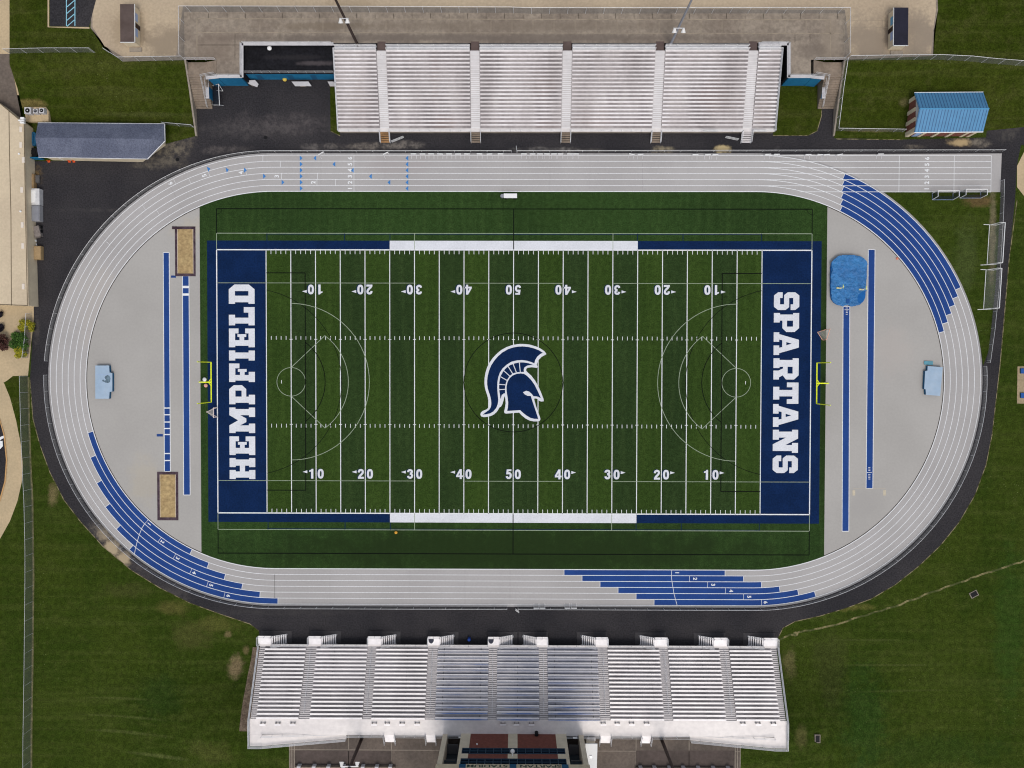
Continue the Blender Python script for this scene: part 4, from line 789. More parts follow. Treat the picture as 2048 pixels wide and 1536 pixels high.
for x in (xe0, xe1):
    gr = MB(); rail(gr, [(x, yw, zf), (x, yF, zf), (x, yKs, zk), (x, yR, zk)], 1.05, 2.0, .04, (1, .72, .45, .18)); obj('side_rail', gr, M_railm, SS)
# stairs and ramps behind
rs = [(768, 789), (851.5, 871), (1200.5, 1222.5), (1283.5, 1303)]
for a, b in rs:
    xa, xb = xg(a, 1474, zk), xg(b, 1474, zk); s_ = MB(); m = 7; dp = .27
    for k in range(m): z = zk - (zk - SP) * (k + 1) / (m + 1); s_.box(xa, xb, yR - (k + 1) * dp, yR - k * dp - .03, z - .06, z)
    so = obj('rear_stair', s_, M_alu, SS); r_ = MB()
    for x in (xa - .04, xb + .04): r_ = MB(); rail(r_, [(x, yR, zk), (x, yR - m * dp - .2, SP + .05)], 1.0, 1.2, .035, (1, .5)); obj('stair_rail', r_, M_railm, so)
r_ = MB(); xs_ = [xg(695, 1474, zk)] + [xg(q, 1474, zk) for p in rs for q in p] + [xg(1378, 1474, zk)]
for i in range(0, len(xs_), 2): rail(r_, [(xs_[i], yR + .04, zk), (xs_[i + 1], yR + .04, zk)], 1.05, 2.1, .03, (1, .55, .12))
obj('rear_rail', r_, M_railm, SS)
for x0, x1, y0p in ((516, 693, 1), (1558, 1380, 1)):
    xa, xb = (xe0 if x0 < 1000 else xe1), xg(x1, 1480, SP); s_ = MB(); d = 1 if xb > xa else -1; yo = yR - 2.05; xm = xa + d * 2.2
    s_.box(xa, xm, yo, yR - .01, zk - .1, zk); s_.add([(xm, yo, zk), (xb, yo + .7, SP + .1), (xb, yR - .14, SP + .1), (xm, yR - .14, zk), (xm, yo, zk - .12), (xb, yo + .7, SP), (xb, yR - .14, SP), (xm, yR - .14, zk - .12)], [(0, 1, 2, 3), (7, 6, 5, 4), (0, 4, 5, 1), (1, 5, 6, 2), (2, 6, 7, 3)])
    so = obj('access_ramp', s_, M_walk, SS); r_ = MB(); rail(r_, [(xm, yR - .1, zk), (xb, yR - .1, SP + .1)], 1.0, 1.9, .035, (1, .6)); obj('ramp_rail', r_, M_railm, so); r_ = MB(); rail(r_, [(xa, yR, zk), (xa, yo, zk), (xm, yo, zk), (xb, yo + .7, SP + .1)], 1.0, 1.9, .035, (1, .75, .5, .25)); obj('ramp_rail', r_, M_railm, so)
sb = MB()
for i in range(15):
    x = xe0 + .5 + (xe1 - xe0 - 1) * i / 14
    for j in (2, 7, 12, 17): y, z = rowsS[j]; sb.box(x - .07, x + .07, y - .07, y + .07, 0, z - .08)
    sb.box(x - .07, x + .07, yR + .1, yR + .24, 0, zk - .1); sb.tube((x, yF, zf - .15), (x, yKs, zk - .2), .06, 5)
for j in (2, 7, 12, 17): y, z = rowsS[j]; sb.box(xe0 + .3, xe1 - .3, y - .05, y + .05, z - .22, z - .1)
sb.box(xe0 + .3, xe1 - .3, yR + .12, yR + .22, zk - .3, zk - .12)
obj('support_frame', sb, M_steel, SS)
bb = None
for px in (525, 555, 585, 748, 774, 804, 834, 1006, 1033, 1063, 1207, 1235, 1264, 1294, 1487, 1517, 1548):
    c = G(px, 1449, zk + .45)
    if bb is None:
        bb = thing('companion_bench', (c.x, c.y, zk), 'x', 'bench'); b_ = MB(); w_ = .52; b_.box(c.x - w_, c.x + w_, c.y - .2, c.y + .08, zk + .42, zk + .48); obj('seat', b_, M_alu, bb)
        for s_ in (-1, 1): obj('leg', MB().box(c.x + s_ * .35 - .03, c.x + s_ * .35 + .03, c.y - .1, c.y + .3, zk, zk + .42), M_steel, bb)
        o = bb
    else: o = dup_tree(bb, (c.x, c.y, zk))
    o['label'] = 'short aluminium bench on the walkway %s' % ('above the west access ramp' if px < 600 else 'just west of the press box' if px < 900 else 'in the press box shade' if px < 1100 else 'just east of the press box' if px < 1400 else 'above the east access ramp')
    o['group'] = 'short benches %s' % ('at the west end' if px < 600 else 'west of the press box' if px < 900 else 'before the press box' if px < 1100 else 'east of the press box' if px < 1400 else 'at the east end')
b_ = MB(); c = G(1073, 1467.5, zk + .5); b_.tube((c.x, c.y, zk), (c.x, c.y, zk + .9), .33, 12); b_.tube((c.x, c.y, zk + .9), (c.x, c.y, zk + .98), .36, 12, .2); obj('trash_barrel', b_, M_dk, None, 'black trash barrel on the rear walkway before the press box', 'trash barrel')
for px in (861, 980, 1199, ): pass
# ---------------------------------------------------------------- south plaza and press box
yp = yR - .3
sp_ = MB(); q = [(G(578, 1490, SP).x, yp + 2), (G(1481, 1490, SP).x, yp + 2), (G(1481, 1490, SP).x, -175), (G(578, 1490, SP).x, -175)]; sp_.poly([(x, y, 0) for x, y in q], SP + .03); struct('south_plaza', sp_, M_concS)
pj = MB()
for px in (580, 584, 589, 1470, 1475, 1480): x = G(px, 1510, SP).x; pj.box(x - .07, x + .07, -175, yp - 1.4, SP + .04, SP + .1)
for px in (697, 783, 1272, 1378): x = G(px, 1510, SP).x; pj.box(x - .05, x + .05, -175, yp, SP + .032, SP + .036)
yj = G(1000, 1501, SP).y; pj.box(q[0][0], q[1][0], yj - .05, yj + .05, SP + .032, SP + .035)
struct('south_plaza_kerbs', pj, M_concG)
d2 = MB(); d2.poly(GP([(589, 1501), (783, 1501), (783, 1560), (589, 1560)], SP), SP + .036); d2.poly(GP([(1272, 1501), (1470, 1501), (1470, 1560), (1272, 1560)], SP), SP + .036); struct('darker_paving', d2, mat('dark concrete', (88, 78, 74), (76, 68, 64), .2, (2, .14, 5), .9))
Yf = G(1032, 1468, zk).y
def fz(py): # height on the facade plane seen at photo row py
    d = ROT @ Vector((0, 768 - py, -F)); t = (Yf - CAM.y) / d.y; return CAM.z + d.z * t
def fx(px, py):
    d = ROT @ Vector((px - 1024, 768 - py, -F)); t = (Yf - CAM.y) / d.y; return CAM.x + d.x * t
PB = thing('press_box', (fx(1027, 1490), Yf, SP), 'brick and glass press box building rising behind the south grandstand', 'building')
X0, X1 = fx(918, 1496), fx(1136, 1496); W0, W1 = fx(889, 1475), fx(1163, 1475); ZT = fz(1531.5); z1, z2, z3, z4 = fz(1496.5), fz(1508), fz(1517.5), fz(1531.4)
obj('wall', MB().box(X0, X1, Yf - 9, Yf - .3, SP, ZT), M_brickdk, PB)
for side, (a, b) in (('w', (W0, X0 - .01)), ('e', (X1 + .01, W1))):
    wv = MB(); wv.box(a, b, Yf - 9, Yf - 3.2, SP, ZT); obj('stair_tower', wv, mat('tower grey ' + side, (58, 64, 70), None, 1, (1, .1)), PB)
    fr = MB()
    x = a if side == 'w' else b; fr.box(x - .42, x + .42, Yf - 3.1, Yf - .1, SP, ZT)
    obj('side_fin', fr, M_beige, PB)
    s_ = MB()
    for zz in (z2 - .6, z4 - .6, SP + 2.6): s_.box(a + .44, b - .44, Yf - 3.1, Yf - 1.4, zz - .14, zz)
    for k in range(9): s_.box(a + .5, a + 1.5, Yf - 3.0 + .01 * k, Yf - 1.5 - .14 * k, z3 + .2 * k - 1.8, z3 + .2 * k - 1.72)
    st_ = obj('stair_landing', s_, M_steel, PB); r_ = MB()
    for zz in (z2 - .6, z4 - .6): rail(r_, [(a + .44, Yf - 1.42, zz), (b - .44, Yf - 1.42, zz)], 1.0, 1.3, .04, (1, .5))
    obj('hand_rail', r_, M_mull, st_)
xm0, xm1 = fx(1016, 1488), fx(1035, 1488); xq0, xq1 = fx(939, 1488), fx(1113, 1488)
def band(name, a, b, za, zb2, m, dy=0.0): return obj(name, MB().box(a, b, Yf - .3, Yf + dy, za, zb2), m, PB)
for za, zb2 in ((SP, z1), (z2 + .02, z3 - .02)):
    band('brick_panel', xq0, xm0, za, zb2, M_brickdk); band('brick_panel', xm1, xq1, za, zb2, M_brickdk)
    band('beige_panel', X0, xq0, za, zb2, M_beige, .05); band('beige_panel', xm0, xm1, za, zb2, M_beige, .05); band('beige_panel', xq1, X1, za, zb2, M_beige, .05)
for za, zb2 in ((z1, z2), (z3, z4 + .1)):
    band('beige_panel', X0, X0 + .55, za + .02, zb2 - .02, M_beige, .04); band('beige_panel', X1 - .55, X1, za + .02, zb2 - .02, M_beige, .04)
    nW = 13; a, b = X0 + .57, X1 - .57; ww = (b - a) / nW
    for i in range(nW):
        x = a + ww * i; fr = MB(); fr.box(x, x + .07, Yf - .3, Yf + .06, za + .05, zb2 - .05); fr.box(x + ww - .07, x + ww, Yf - .3, Yf + .06, za + .05, zb2 - .05); fr.box(x + .07, x + ww - .07, Yf - .3, Yf + .06, za + .05, za + .17); fr.box(x + .07, x + ww - .07, Yf - .3, Yf + .06, zb2 - .17, zb2 - .05)
        fr.box(x + .07, x + ww - .07, Yf - .3, Yf + .05, za + (zb2 - za) * .42, za + (zb2 - za) * .42 + .06)
        w_ = obj('window', fr, M_mull, PB); obj('pane', MB().box(x + .07, x + ww - .07, Yf - .28, Yf - .16, za + .17, zb2 - .17), M_glass, w_)
fa = MB(); fa.box(W0 - .5, W1 + .5, Yf - .3, Yf + .25, ZT, ZT + 1.5); fas = obj('fascia', fa, M_cream, PB)
lt = MB()
for word, a, b in (('STADIUM', fx(934, 1533), fx(1015, 1533)), ('SPARTAN', fx(1040, 1533), fx(1122, 1533))):
    vs, fs = text_polys(word); wmax = max(abs(v.x) for v in vs) * 2; h = .85; sx_ = (b - a) / wmax
    # read from the field: mirrored in x because the wall faces north
    lt.add([((a + b) / 2 - v.x * sx_, Yf + .256, ZT + .62 + v.y * h) for v in vs], [tuple(reversed(f)) for f in fs])
obj('lettering', lt, mat('dark green letters', (44, 66, 58), None, 1, None, .6), fas)
lg = MB()
for px in (925, 1026, 1130): x = fx(px, 1533); lg.box(x - .55, x + .55, Yf + .25, Yf + .31, ZT + .1, ZT + 1.2)
obj('emblem_plate', lg, M_matside, fas)
obj('roof', MB().box(W0 - .45, W1 + .45, Yf - 9, Yf - .31, ZT + .0, ZT + .9), M_roofblk, PB)
b_ = MB(); x = fx(1025, 1510); b_.sphere((x, Yf + .55, fz(1509)), .38, 12, 8); b_.tube((x, Yf + .02, fz(1513)), (x, Yf + .5, fz(1510)), .06); obj('dish_camera', b_, M_wh, PB)
b_ = MB(); x = fx(954, 1490); b_.sphere((x, Yf + .12, fz(1490)), .16, 8, 6); obj('wall_lamp', b_, M_wh, PB)
for px in (921, 1036, 1150): b_ = MB(); c = G(px, 1477, zk + 1); b_.box(c.x - .32, c.x + .32, yR - .03, yR + .03, zk + .4, zk + 1.0); obj('notice_sign', b_, M_wh, None, 'small white notice sign on the walkway rail %s' % {921: 'at the west corner of the press box', 1036: 'at the middle of the press box', 1150: 'at the east corner of the press box'}[px], 'sign', 'rail notice signs')
EL = thing('lift_tower', G(1184, 1510, SP), 'white roofed lift tower standing east of the press box', 'lift tower'); zq = 8.6
qa = GP([(1171, 1488), (1195, 1488), (1193, 1560), (1172, 1560)], zq); obj('roof', MB().prism(qa, zq - .25, zq), M_wh, EL); qb = GP([(1174, 1492), (1192, 1492), (1191, 1556), (1174, 1556)], zq); obj('wall', MB().prism(qb, SP, zq - .26), M_beige, EL); c = G(1181.5, 1513.5, zq); obj('roof_hatch', MB().box(c.x - .22, c.x + .22, c.y - .22, c.y + .22, zq, zq + .15), M_railm, EL); qc = GP([(1174, 1480), (1192, 1480), (1192, 1487), (1174, 1487)], zq - 1); obj('bridge', MB().prism(qc, zk - .1, zk), M_walk, EL)
# balustrade wall south of the plaza, at the frame edge
for side, lo, hi in (('west', (597, 627, 656, 686, 725, 753, 780), (588, 790)), ('east', (1282, 1310, 1340, 1368, 1398, 1428, 1458), (1272, 1470))):
    hz = SP + 1.0; yb_ = G(700, 1533.5, hz).y; r0 = thing('balustrade', (G(lo[3], 1534, hz).x, yb_, SP), 'low plaza wall with pale block piers behind the %s ramp' % side, 'wall', 'plaza balustrades')
    obj('wall', MB().box(G(hi[0], 1534, hz).x, G(hi[1], 1534, hz).x, yb_ - .7, yb_ - .25, SP, SP + .7), M_steps, r0)
    for px in lo: x = G(px, 1534, hz).x; obj('pier', MB().box(x - .32, x + .32, yb_ - .9, yb_, SP, hz), M_whitecap, r0)
# ---------------------------------------------------------------- floodlight poles
def pole(base, h, m, lamps, lb, rr=.26, dirn=-1):
    b = Vector(base); root = thing('floodlight_pole', b, lb, 'light pole', 'tall floodlight poles')
    obj('pole', MB().tube(b, b + Vector((0, 0, h)), rr, 12, rr * .62), m, root)
    for z, n, sp in lamps:
        c = MB().box(b.x - sp / 2 - .2, b.x + sp / 2 + .2, b.y - .06 + dirn * .25, b.y + .06 + dirn * .25, z - .06, z + .06); ca = obj('crossarm', c, M_railm, root)
        for i in range(n):
            x = b.x - sp / 2 + sp * (i / (n - 1)); l_ = MB(); l_.tube((x, b.y + dirn * .35, z + .25), (x, b.y + dirn * .95, z - .1), .16, 10, .42); obj('floodlight', l_, M_lamp, root); 
            obj('lens', MB().tube((x, b.y + dirn * .95, z - .1), (x, b.y + dirn * .97, z - .11), .40, 10), M_lens, root.children[-1])
    return root
pole(G(716, 91, P), 25, M_brownpole, ((15.2, 2, 1.1), (26.5, 4, 3.6), (28, 4, 3.6)), 'dark brown floodlight pole behind the west part of the north stand')
pole(G(1340, 91, P), 25, M_greypole, ((11.6, 2, 1.5), (26.5, 4, 3.6), (28, 4, 3.6)), 'pale grey floodlight pole behind the east part of the north stand', .22)
pole(G(724, 1476, SP), 25, M_brownpole, ((15.6, 2, 2.6), (27, 4, 3.6), (28.4, 4, 3.6)), 'brown floodlight pole rising behind the south stand west of the press box', .3, 1)
pole(G(1322, 1476, SP), 25, M_brownpole, ((22, 2, 2.0), (27, 4, 3.6), (28.4, 4, 3.6)), 'brown floodlight pole rising behind the south stand east of the press box', .3, 1)
# ---------------------------------------------------------------- ticket booths
def booth(x0, x1, y0, y1, roofm, wallx, lb, cols):
    z = P + 2.3; a, b = G(x0, y0, z), G(x1, y1, z); root = thing('ticket_booth', ((a.x + b.x) / 2, (a.y + b.y) / 2, P), lb, 'booth', 'ticket booths on the plaza')
    obj('roof', MB().box(a.x, b.x, a.y, b.y, z - .16, z), roofm, root); xa, xb = sorted((a.x, b.x)); ya, yb_ = sorted((a.y, b.y))
    obj('fascia', MB().box(xa - .06, xb + .06, ya - .06, ya - .005, z - .2, z + .03).box(xb + .005 if wallx > 0 else xa - .06, xb + .06 if wallx > 0 else xa - .005, ya - .06, yb_, z - .2, z + .03), M_wh, root)
    xa += .12; xb -= .12; ya += .15; yb_ -= .15; obj('wall', MB().box(xa, xb, ya, yb_, P, z - .17), M_cream, root)
    xw = xb if wallx > 0 else xa
    for k in range(2):
        yc = ya + (yb_ - ya) * (.3 + .42 * k); obj('ticket_window', MB().box(xw - .04, xw + .04, yc - .7, yc + .7, P + .9, P + 1.7), cols[k], root)
    obj('door', MB().box(xw - .03, xw + .05, (ya + yb_) / 2 - .45, (ya + yb_) / 2 + .35, P + .05, P + 2.0), M_brownpole, root)
    obj('step', MB().box(xa + .4, xb + .3, ya - .95, ya - .2, P, P + .18), M_concG, root)
M_lilac = mat('pale blue shutter', (150, 168, 204), None, 1, None, .6)
booth(240, 269, 8, 84, mat('brown felt roof', (92, 80, 76), (82, 70, 66), .5, (2, .1), .9), 1, 'small ticket booth with a faded brown flat roof and pale blue shutters', (M_lilac, M_lilac))
booth(1788, 1816, 15, 90.5, mat('charcoal felt roof', (42, 42, 54), (38, 38, 48), .5, (2, .1), .9), -1, 'small ticket booth with a charcoal flat roof and blue shutters', (M_lilac, mat('sky blue shutter', (96, 152, 186), None, 1, None, .6)))
# ---------------------------------------------------------------- blue roofed brick building
ze, zr = 3.7, 5.4; BR = thing('restroom_building', G(1890, 240, 0), 'red brick building with cream pillars and a bright blue metal gable roof', 'building')
nw, ne, se, sw_ = G(1829, 185.5, ze), G(1966.5, 184.5, ze), G(1966.5, 263, ze), G(1829, 264.5, ze); rw0, rw1 = G(1839, 217.5, zr), G(1978, 216.5, zr)
yrm = (nw.y + sw_.y) / 2; rw0.y = rw1.y = rw0.y
obj('roof', MB().quad(sw_, se, rw1, rw0).quad(rw0, rw1, ne, nw).quad(sw_ - Vector((0, 0, .18)), sw_, rw0, rw0 - Vector((0, 0, .18))).quad(rw0 - Vector((0, 0, .18)), rw0, nw, nw - Vector((0, 0, .18))), M_blueroof, BR)
obj('ridge_cap', MB().tube(rw0 + Vector((0, 0, .02)), rw1 + Vector((0, 0, .02)), .12, 6), mat('ridge blue', (84, 148, 190), None, 1, None, .4), BR)
obj('gutter', MB().tube(sw_ + Vector((0, -.05, -.06)), se + Vector((0, -.05, -.06)), .09, 6).tube(nw + Vector((0, .05, -.03)), ne + Vector((0, .05, -.03)), .07, 6), M_wh, BR)
ix0, ix1, iy0, iy1 = sw_.x + .25, se.x - .35, sw_.y + .4, nw.y - .5
w_ = MB().box(ix0, ix1, iy0, iy1, 0, ze - .1); obj('wall', w_, M_brick, BR)
for x in (ix0 - .02, ix1): 
    gbl = MB(); s_ = -1 if x == ix0 - .02 else 1; gbl.add([(x, iy0, ze - .1), (x, iy1, ze - .1), (x, rw0.y, zr - .35), (x + .1, iy0, ze - .1), (x + .1, iy1, ze - .1), (x + .1, rw0.y, zr - .35)], [(0, 1, 2), (5, 4, 3), (0, 3, 4, 1), (1, 4, 5, 2), (2, 5, 3, 0)]); obj('gable_end', gbl, M_whitecap, BR)
for k, f_ in enumerate((0.02, .2, .41, .63, .86, .97)): x = ix0 + (ix1 - ix0) * f_; obj('pillar', MB().box(x - .27, x + .27, iy0 - .16, iy0 + .02, 0, ze - .12), M_cream, BR)
for f_ in (.04, .33, .62, .96): y = iy0 + (iy1 - iy0) * f_; obj('pillar', MB().box(ix0 - .16, ix0 + .02, y - .32, y + .32, 0, ze - .12), M_cream, BR)
obj('door', MB().box(ix0 + 1.0, ix0 + 2.0, iy0 - .05, iy0 + .02, 0, 2.1), M_lilac, BR)
# ---------------------------------------------------------------- grey shingle building
ze, zr = 2.6, 4.3; GB = thing('storage_building', G(200, 290, 0), 'long low building with a blue grey shingle roof beside the pale school roof', 'building')
A = G(76, 245.5, ze); B = G(329, 247.5, ze); Cc = G(330, 282, ze + .0); D = G(295, 318, ze); E2 = G(77, 314.5, ze); R0 = G(70.5, 275, zr); R1 = G(300, 278, zr); 
rf = MB(); rf.add([A, B, R1, R0], [(3, 2, 1, 0)]); rf.add([R0, R1, D, E2], [(3, 2, 1, 0)]); rf.add([R1, B, Cc, D], [(0, 1, 2, 3)] if False else [(0, 1, 2), (0, 2, 3)])
obj('roof', rf, M_slate, GB); fz_ = MB()
for a, b in ((E2, D), (D, Cc), (Cc, B), (B, A)):
    d = (b - a).normalized(); fz_.add([a - Vector((0, 0, .25)), b - Vector((0, 0, .25)), b + Vector((0, 0, .01)), a + Vector((0, 0, .01))], [(0, 1, 2, 3)]); fz_.tube(a + Vector((0, 0, -.02)), b + Vector((0, 0, -.02)), .07, 5)
obj('eave_trim', fz_, M_railm, GB)
wl_ = MB(); ctr = Vector((sum(q.x for q in (A, B, Cc, D, E2)) / 5, sum(q.y for q in (A, B, Cc, D, E2)) / 5, 0)); fp = [q + (ctr - q).normalized() * 1.1 for q in (A, B, Cc, D, E2)]; fp = [Vector((q.x, q.y, 0)) for q in fp]; fp[4].y = E2.y + .15; fp[3].y = D.y + .15; fp[3].x -= 1.2
wl_.prism(fp, 0, ze - .12); obj('wall', wl_, M_cream, GB)
gt = MB(); x0, x1, y = fp[4].x + 2, fp[4].x + 9, fp[4].y; gt.box(x0, x1, y - .04, y + .02, .05, 2.2); obj('rolling_door', gt, M_wh, GB)
for px, lb in ((98, 'single orange cone at the west end of the grey roofed building'), (139, 'orange cone by the white door of the grey roofed building'), (148, 'orange cone with yellow top by the white door of the grey building')):
    c = G(px, 322.5); b = MB(); b.box(c.x - .22, c.x + .22, c.y - .22, c.y + .22, 0, .05); b.tube((c.x, c.y, .05), (c.x, c.y, .7), .18, 10, .04); obj('traffic_cone', b, M_org, None, lb, 'cone', 'orange cones by the grey building')
tw = MB(); q = GP([(58, 313), (95, 314), (93, 320), (62, 319)], .0); tw.prism([G(58, 314, 1.4), G(80, 314, 1.4), G(80, 316, 1.4), G(58, 316, 1.4)], 0, 1.4); obj('teal_screen_wall', tw, M_bluewall, None, 'short teal wall between the school and the grey roofed building', 'wall')
for (x0, y0, x1, y1), h, m, nm_, lb in (((55, 296, 75, 313), .9, M_dk, 'black_tank', 'black covered tank squeezed beside the grey roofed building'), ((60, 264, 72, 291), .7, M_matside, 'dark_blue_pad', 'dark blue pad standing between school and grey building')):
    a, b = G(x0, y0, h), G(x1, y1, h); bb_ = MB(); bb_.prism([(a.x + .3, a.y, 0), (b.x - .3, a.y, 0), (b.x, a.y - .3, 0), (b.x, b.y + .3, 0), (b.x - .3, b.y, 0), (a.x + .3, b.y, 0), (a.x, b.y + .3, 0), (a.x, a.y - .3, 0)], 0.02, h); bb_.box(a.x + .4, b.x - .4, b.y + .4, a.y - .4, h, h + .12); obj(nm_, bb_, m, None, lb, 'tank' if 'tank' in nm_ else 'pad')
# AC condensers
for px, py, r, lb in ((55, 221, 6.0, 'square pale condenser unit nearest to the school roof'), (70.5, 222, 4.2, 'middle of three condenser units on a tan pad'), (83, 221, 4.6, 'condenser unit at the grass end of the tan pad')):
    h = 2.25; c = G(px, py, h); s_ = r / 10.4; root = thing('condenser_unit', (c.x, c.y, 1.28), lb, 'air conditioner', 'condenser units by the grey building')
    bd = MB(); bd.obox(c, 0, 2 * s_, 2 * s_, 1.28, h); obj('body', bd, M_whitecap, root); f_ = MB(); f_.tube((c.x, c.y, h), (c.x, c.y, h + .05), s_ * .72, 16); obj('fan_grille', f_, M_dk, root); f_ = MB(); f_.tube((c.x, c.y, h + .05), (c.x, c.y, h + .08), s_ * .2, 8); obj('fan_hub', f_, M_railm, root)
pd = MB().prism(GP([(49, 214), (92, 214), (97, 222), (97, 243), (52, 243)], 1.25), .0, 1.27); struct('condenser_pad', pd, M_path)
# ---------------------------------------------------------------- school building at the west edge
zs = 3.0; SB = thing('school_building', G(20, 420, 0), 'pale flat roofed school building along the west edge of the photo', 'building')
q = GP([(-220, 115), (0, 206), (48, 246), (52, 420), (57, 612), (-220, 600)], zs); rf = MB().prism(q, zs - .3, zs); obj('roof', rf, M_schroof, SB); qi = [v + (q[3] + Vector((-6, 0, 0)) - v).normalized() * .12 for v in q]; obj('wall', MB().prism(qi, 0, zs - .31), M_cream, SB)
sm_ = MB()
for pts in (((18, 222), (19, 300), (22, 430), (23, 611)), ((48, 247), (51, 420), (55, 612)), ((-220, 115), (0, 207), (48, 247)), ((55, 611), (-220, 600))): sm_.strip(GP(pts, zs), .12, zs + .03)
obj('roof_seam', sm_, M_seam, SB)
for i, (px, py) in enumerate(((42, 259), (42, 290), (44, 380), (45, 450), (46, 492), (47, 573), (47, 320))):
    c = G(px, py, zs); obj('skylight', MB().box(c.x - .24, c.x + .24, c.y - .5, c.y + .5, zs + .0, zs + .1), mat('milky skylight', (214, 204, 192), None, 1, None, .6), SB)
for px, py in ((39, 308), (42, 423)): c = G(px, py, zs); b = MB(); b.sphere((c.x, c.y, zs + .12), .2, 8, 5); obj('roof_vent', b, M_wh, SB)
zt = 1.0
for k, (x0, y0, x1, y1) in enumerate(((44, 236, 51, 240), (40, 241, 51, 243.5), (43, 245, 51, 248))):
    a, b = G(x0, y0, zs), G(x1, y1, zs); rb = MB().box(a.x, b.x, a.y, b.y, zs, zs + .5); obj('rooftop_box', rb, M_wh, SB)
wk = MB().poly(GP([(48, 318), (66, 318), (67, 480), (68, 614), (50, 614)]), L(3)); wk.poly(GP([(-220, 600), (67, 600), (68, 640), (62, 690), (56, 752), (30, 752), (6, 766), (-220, 766)]), L(2)); wk.poly(GP([(-220, 766), (8, 766), (20, 795), (32, 840), (42, 890), (46, 930), (44, 962), (35, 1002), (20, 1042), (0, 1078), (-60, 1150), (-220, 1150)]), L(2)); struct('pale_path', wk, M_path)
wk = MB().poly(GP([(-220, 800), (0, 838), (9, 870), (14, 920), (11, 962), (0, 1002), (-40, 1050), (-220, 1060)]), L(3)); struct('bus_loop_asphalt', wk, M_asph)
wk = MB(); wk.strip(GP([(-220, 800), (0, 838), (9, 870), (14, 920), (11, 962), (0, 1002), (-40, 1050)]), .22, L(4) + .1); struct('loop_kerb', wk, mat('ochre kerb', (190, 150, 100), None, 1, (2, .1)))
wk = MB(); wk.strip(GP([(-6, 884), (2, 876), (9, 873)]), .45, L(4)); wk.strip(GP([(-4, 898), (3, 891), (2, 882)]), .6, L(4) + .004); struct('road_arrow', wk, M_line)
wk = MB().poly(GP([(26, 752), (54, 751), (58, 830), (62, 940), (48, 940), (46, 925), (42, 888), (32, 838), (20, 793), (8, 766)]), L(3)); struct('grass_strip', wk, M_bank)
wk = MB(); wk.strip(GP([(57, 754), (58, 830), (61, 924), (65, 1000), (67, 1150), (65, 1340), (63, 1465), (62, 1700)]), .35, L(4)); struct('fence_mow_strip', wk, mat('mow strip', (112, 106, 76), (84, 84, 52), .8, (2, .3, 4)))
# clutter along the school wall
def box_thing(name, x0, y0, x1, y1, h, m, lb, cat, lid=None, ang=0):
    a, b = G(x0, y0, h), G(x1, y1, h); c = (a + b) / 2; root = thing(name, (c.x, c.y, 0), lb, cat); lx, ly = abs(b.x - a.x), abs(a.y - b.y)
    obj('body', MB().obox(c, ang, lx, ly, .08, h), m, root); fo = MB()
    for u in (-1, 1):
        for w2 in (-1, 1): v = Matrix.Rotation(ang, 2) @ Vector((u * (lx / 2 - .15), w2 * (ly / 2 - .15))); fo.obox((c.x + v.x, c.y + v.y), ang, .12, .12, 0, .08)
    obj('foot', fo, M_dk, root)
    if lid: obj('lid', MB().obox(c + Vector(lid[0]), ang, lid[1], lid[2], h, h + .08), lid[3], root)
    return root
box_thing('storage_box', 62.5, 377, 79, 409.5, 1.2, M_railm, 'grey storage cabinet with a white panel on top by the school wall', 'cabinet', ((-.35, .05, 0), .85, 2.2, M_wh))
box_thing('storage_box', 62.5, 410.5, 79, 442, 1.2, mat('flat grey', (150, 150, 154), None, 1, (2, .05)), 'plain grey storage cabinet by the school wall', 'cabinet', ((0, 0, 0), 1.3, 2.7, M_greypole))
t_ = box_thing('utility_trailer', 67, 452, 79.5, 474, .8, mat('trailer grey', (128, 120, 116), None, 1, (2, .2)), 'small grey trailer parked askew by the school wall', 'trailer', None, R(14)); c = G(74, 463, .3)
for s_, y in ((1, 0), (1, .8), (1, -.8)): w_ = MB(); w_.tube((c.x + .72, c.y + y, .3), (c.x + .92, c.y + y, .3), .3, 10); obj('wheel', w_, M_dk, t_)
box_thing('brown_crate', 57, 347.5, 68, 376, .9, mat('brown plywood', (146, 120, 88), None, 1, (2, .1)), 'brown plywood crate beside a grey mat at the school wall', 'crate', ((0, 0, 0), .9, 2.3, mat('crate lid', (152, 128, 96), None, 1, (2, .1))))
box_thing('grey_mat_stack', 68.5, 350, 79, 366, .4, M_matside if False else mat('dark grey mat', (86, 84, 84), None, 1, (2, .1)), 'flat dark grey mat stack lying beside the brown crate', 'mat stack', ((0, 0, 0), .8, 1.2, mat('mat top', (92, 90, 90), None, 1, (2, .1))))
box_thing('tan_crate', 67, 492, 82, 519, .9, mat('tan plywood', (158, 134, 98), None, 1, (2, .1)), 'tan crate by the school wall north of the bike hoops', 'crate', ((0, 0, 0), 1.2, 2.3, mat('tan lid', (162, 138, 104), None, 1, (2, .1))))
b_ = MB(); random.seed(3)
for k in range(9): c = G(66 + random.random() * 6, 480 + random.random() * 18, .2); b_.obox(c, random.random() * 3, .5, .3, 0, .15 + .4 * random.random())
obj('scrap_pile', b_, M_wh, None, 'small heap of white scrap beside the tan crate', 'scrap heap')
hp = None
for py in (525.5, 538, 552.5, 568, 583, 595.5):
    c = G(68, py)
    if hp is None:
        b = MB(); c0 = c; pts = [(c.x, c.y - .2, 0), (c.x, c.y - .2, .75), (c.x, c.y - .12, .9), (c.x, c.y + .12, .9), (c.x, c.y + .2, .75), (c.x, c.y + .2, 0)]; b.path(pts, .035); hp = obj('bike_hoop', b, M_dk, None, 'black steel bike hoop in the row along the school walk', 'bike rack', 'bike hoops along the school walk')
    else: o = hp.copy(); C.objects.link(o); o.location = hp.location + (c - c0)
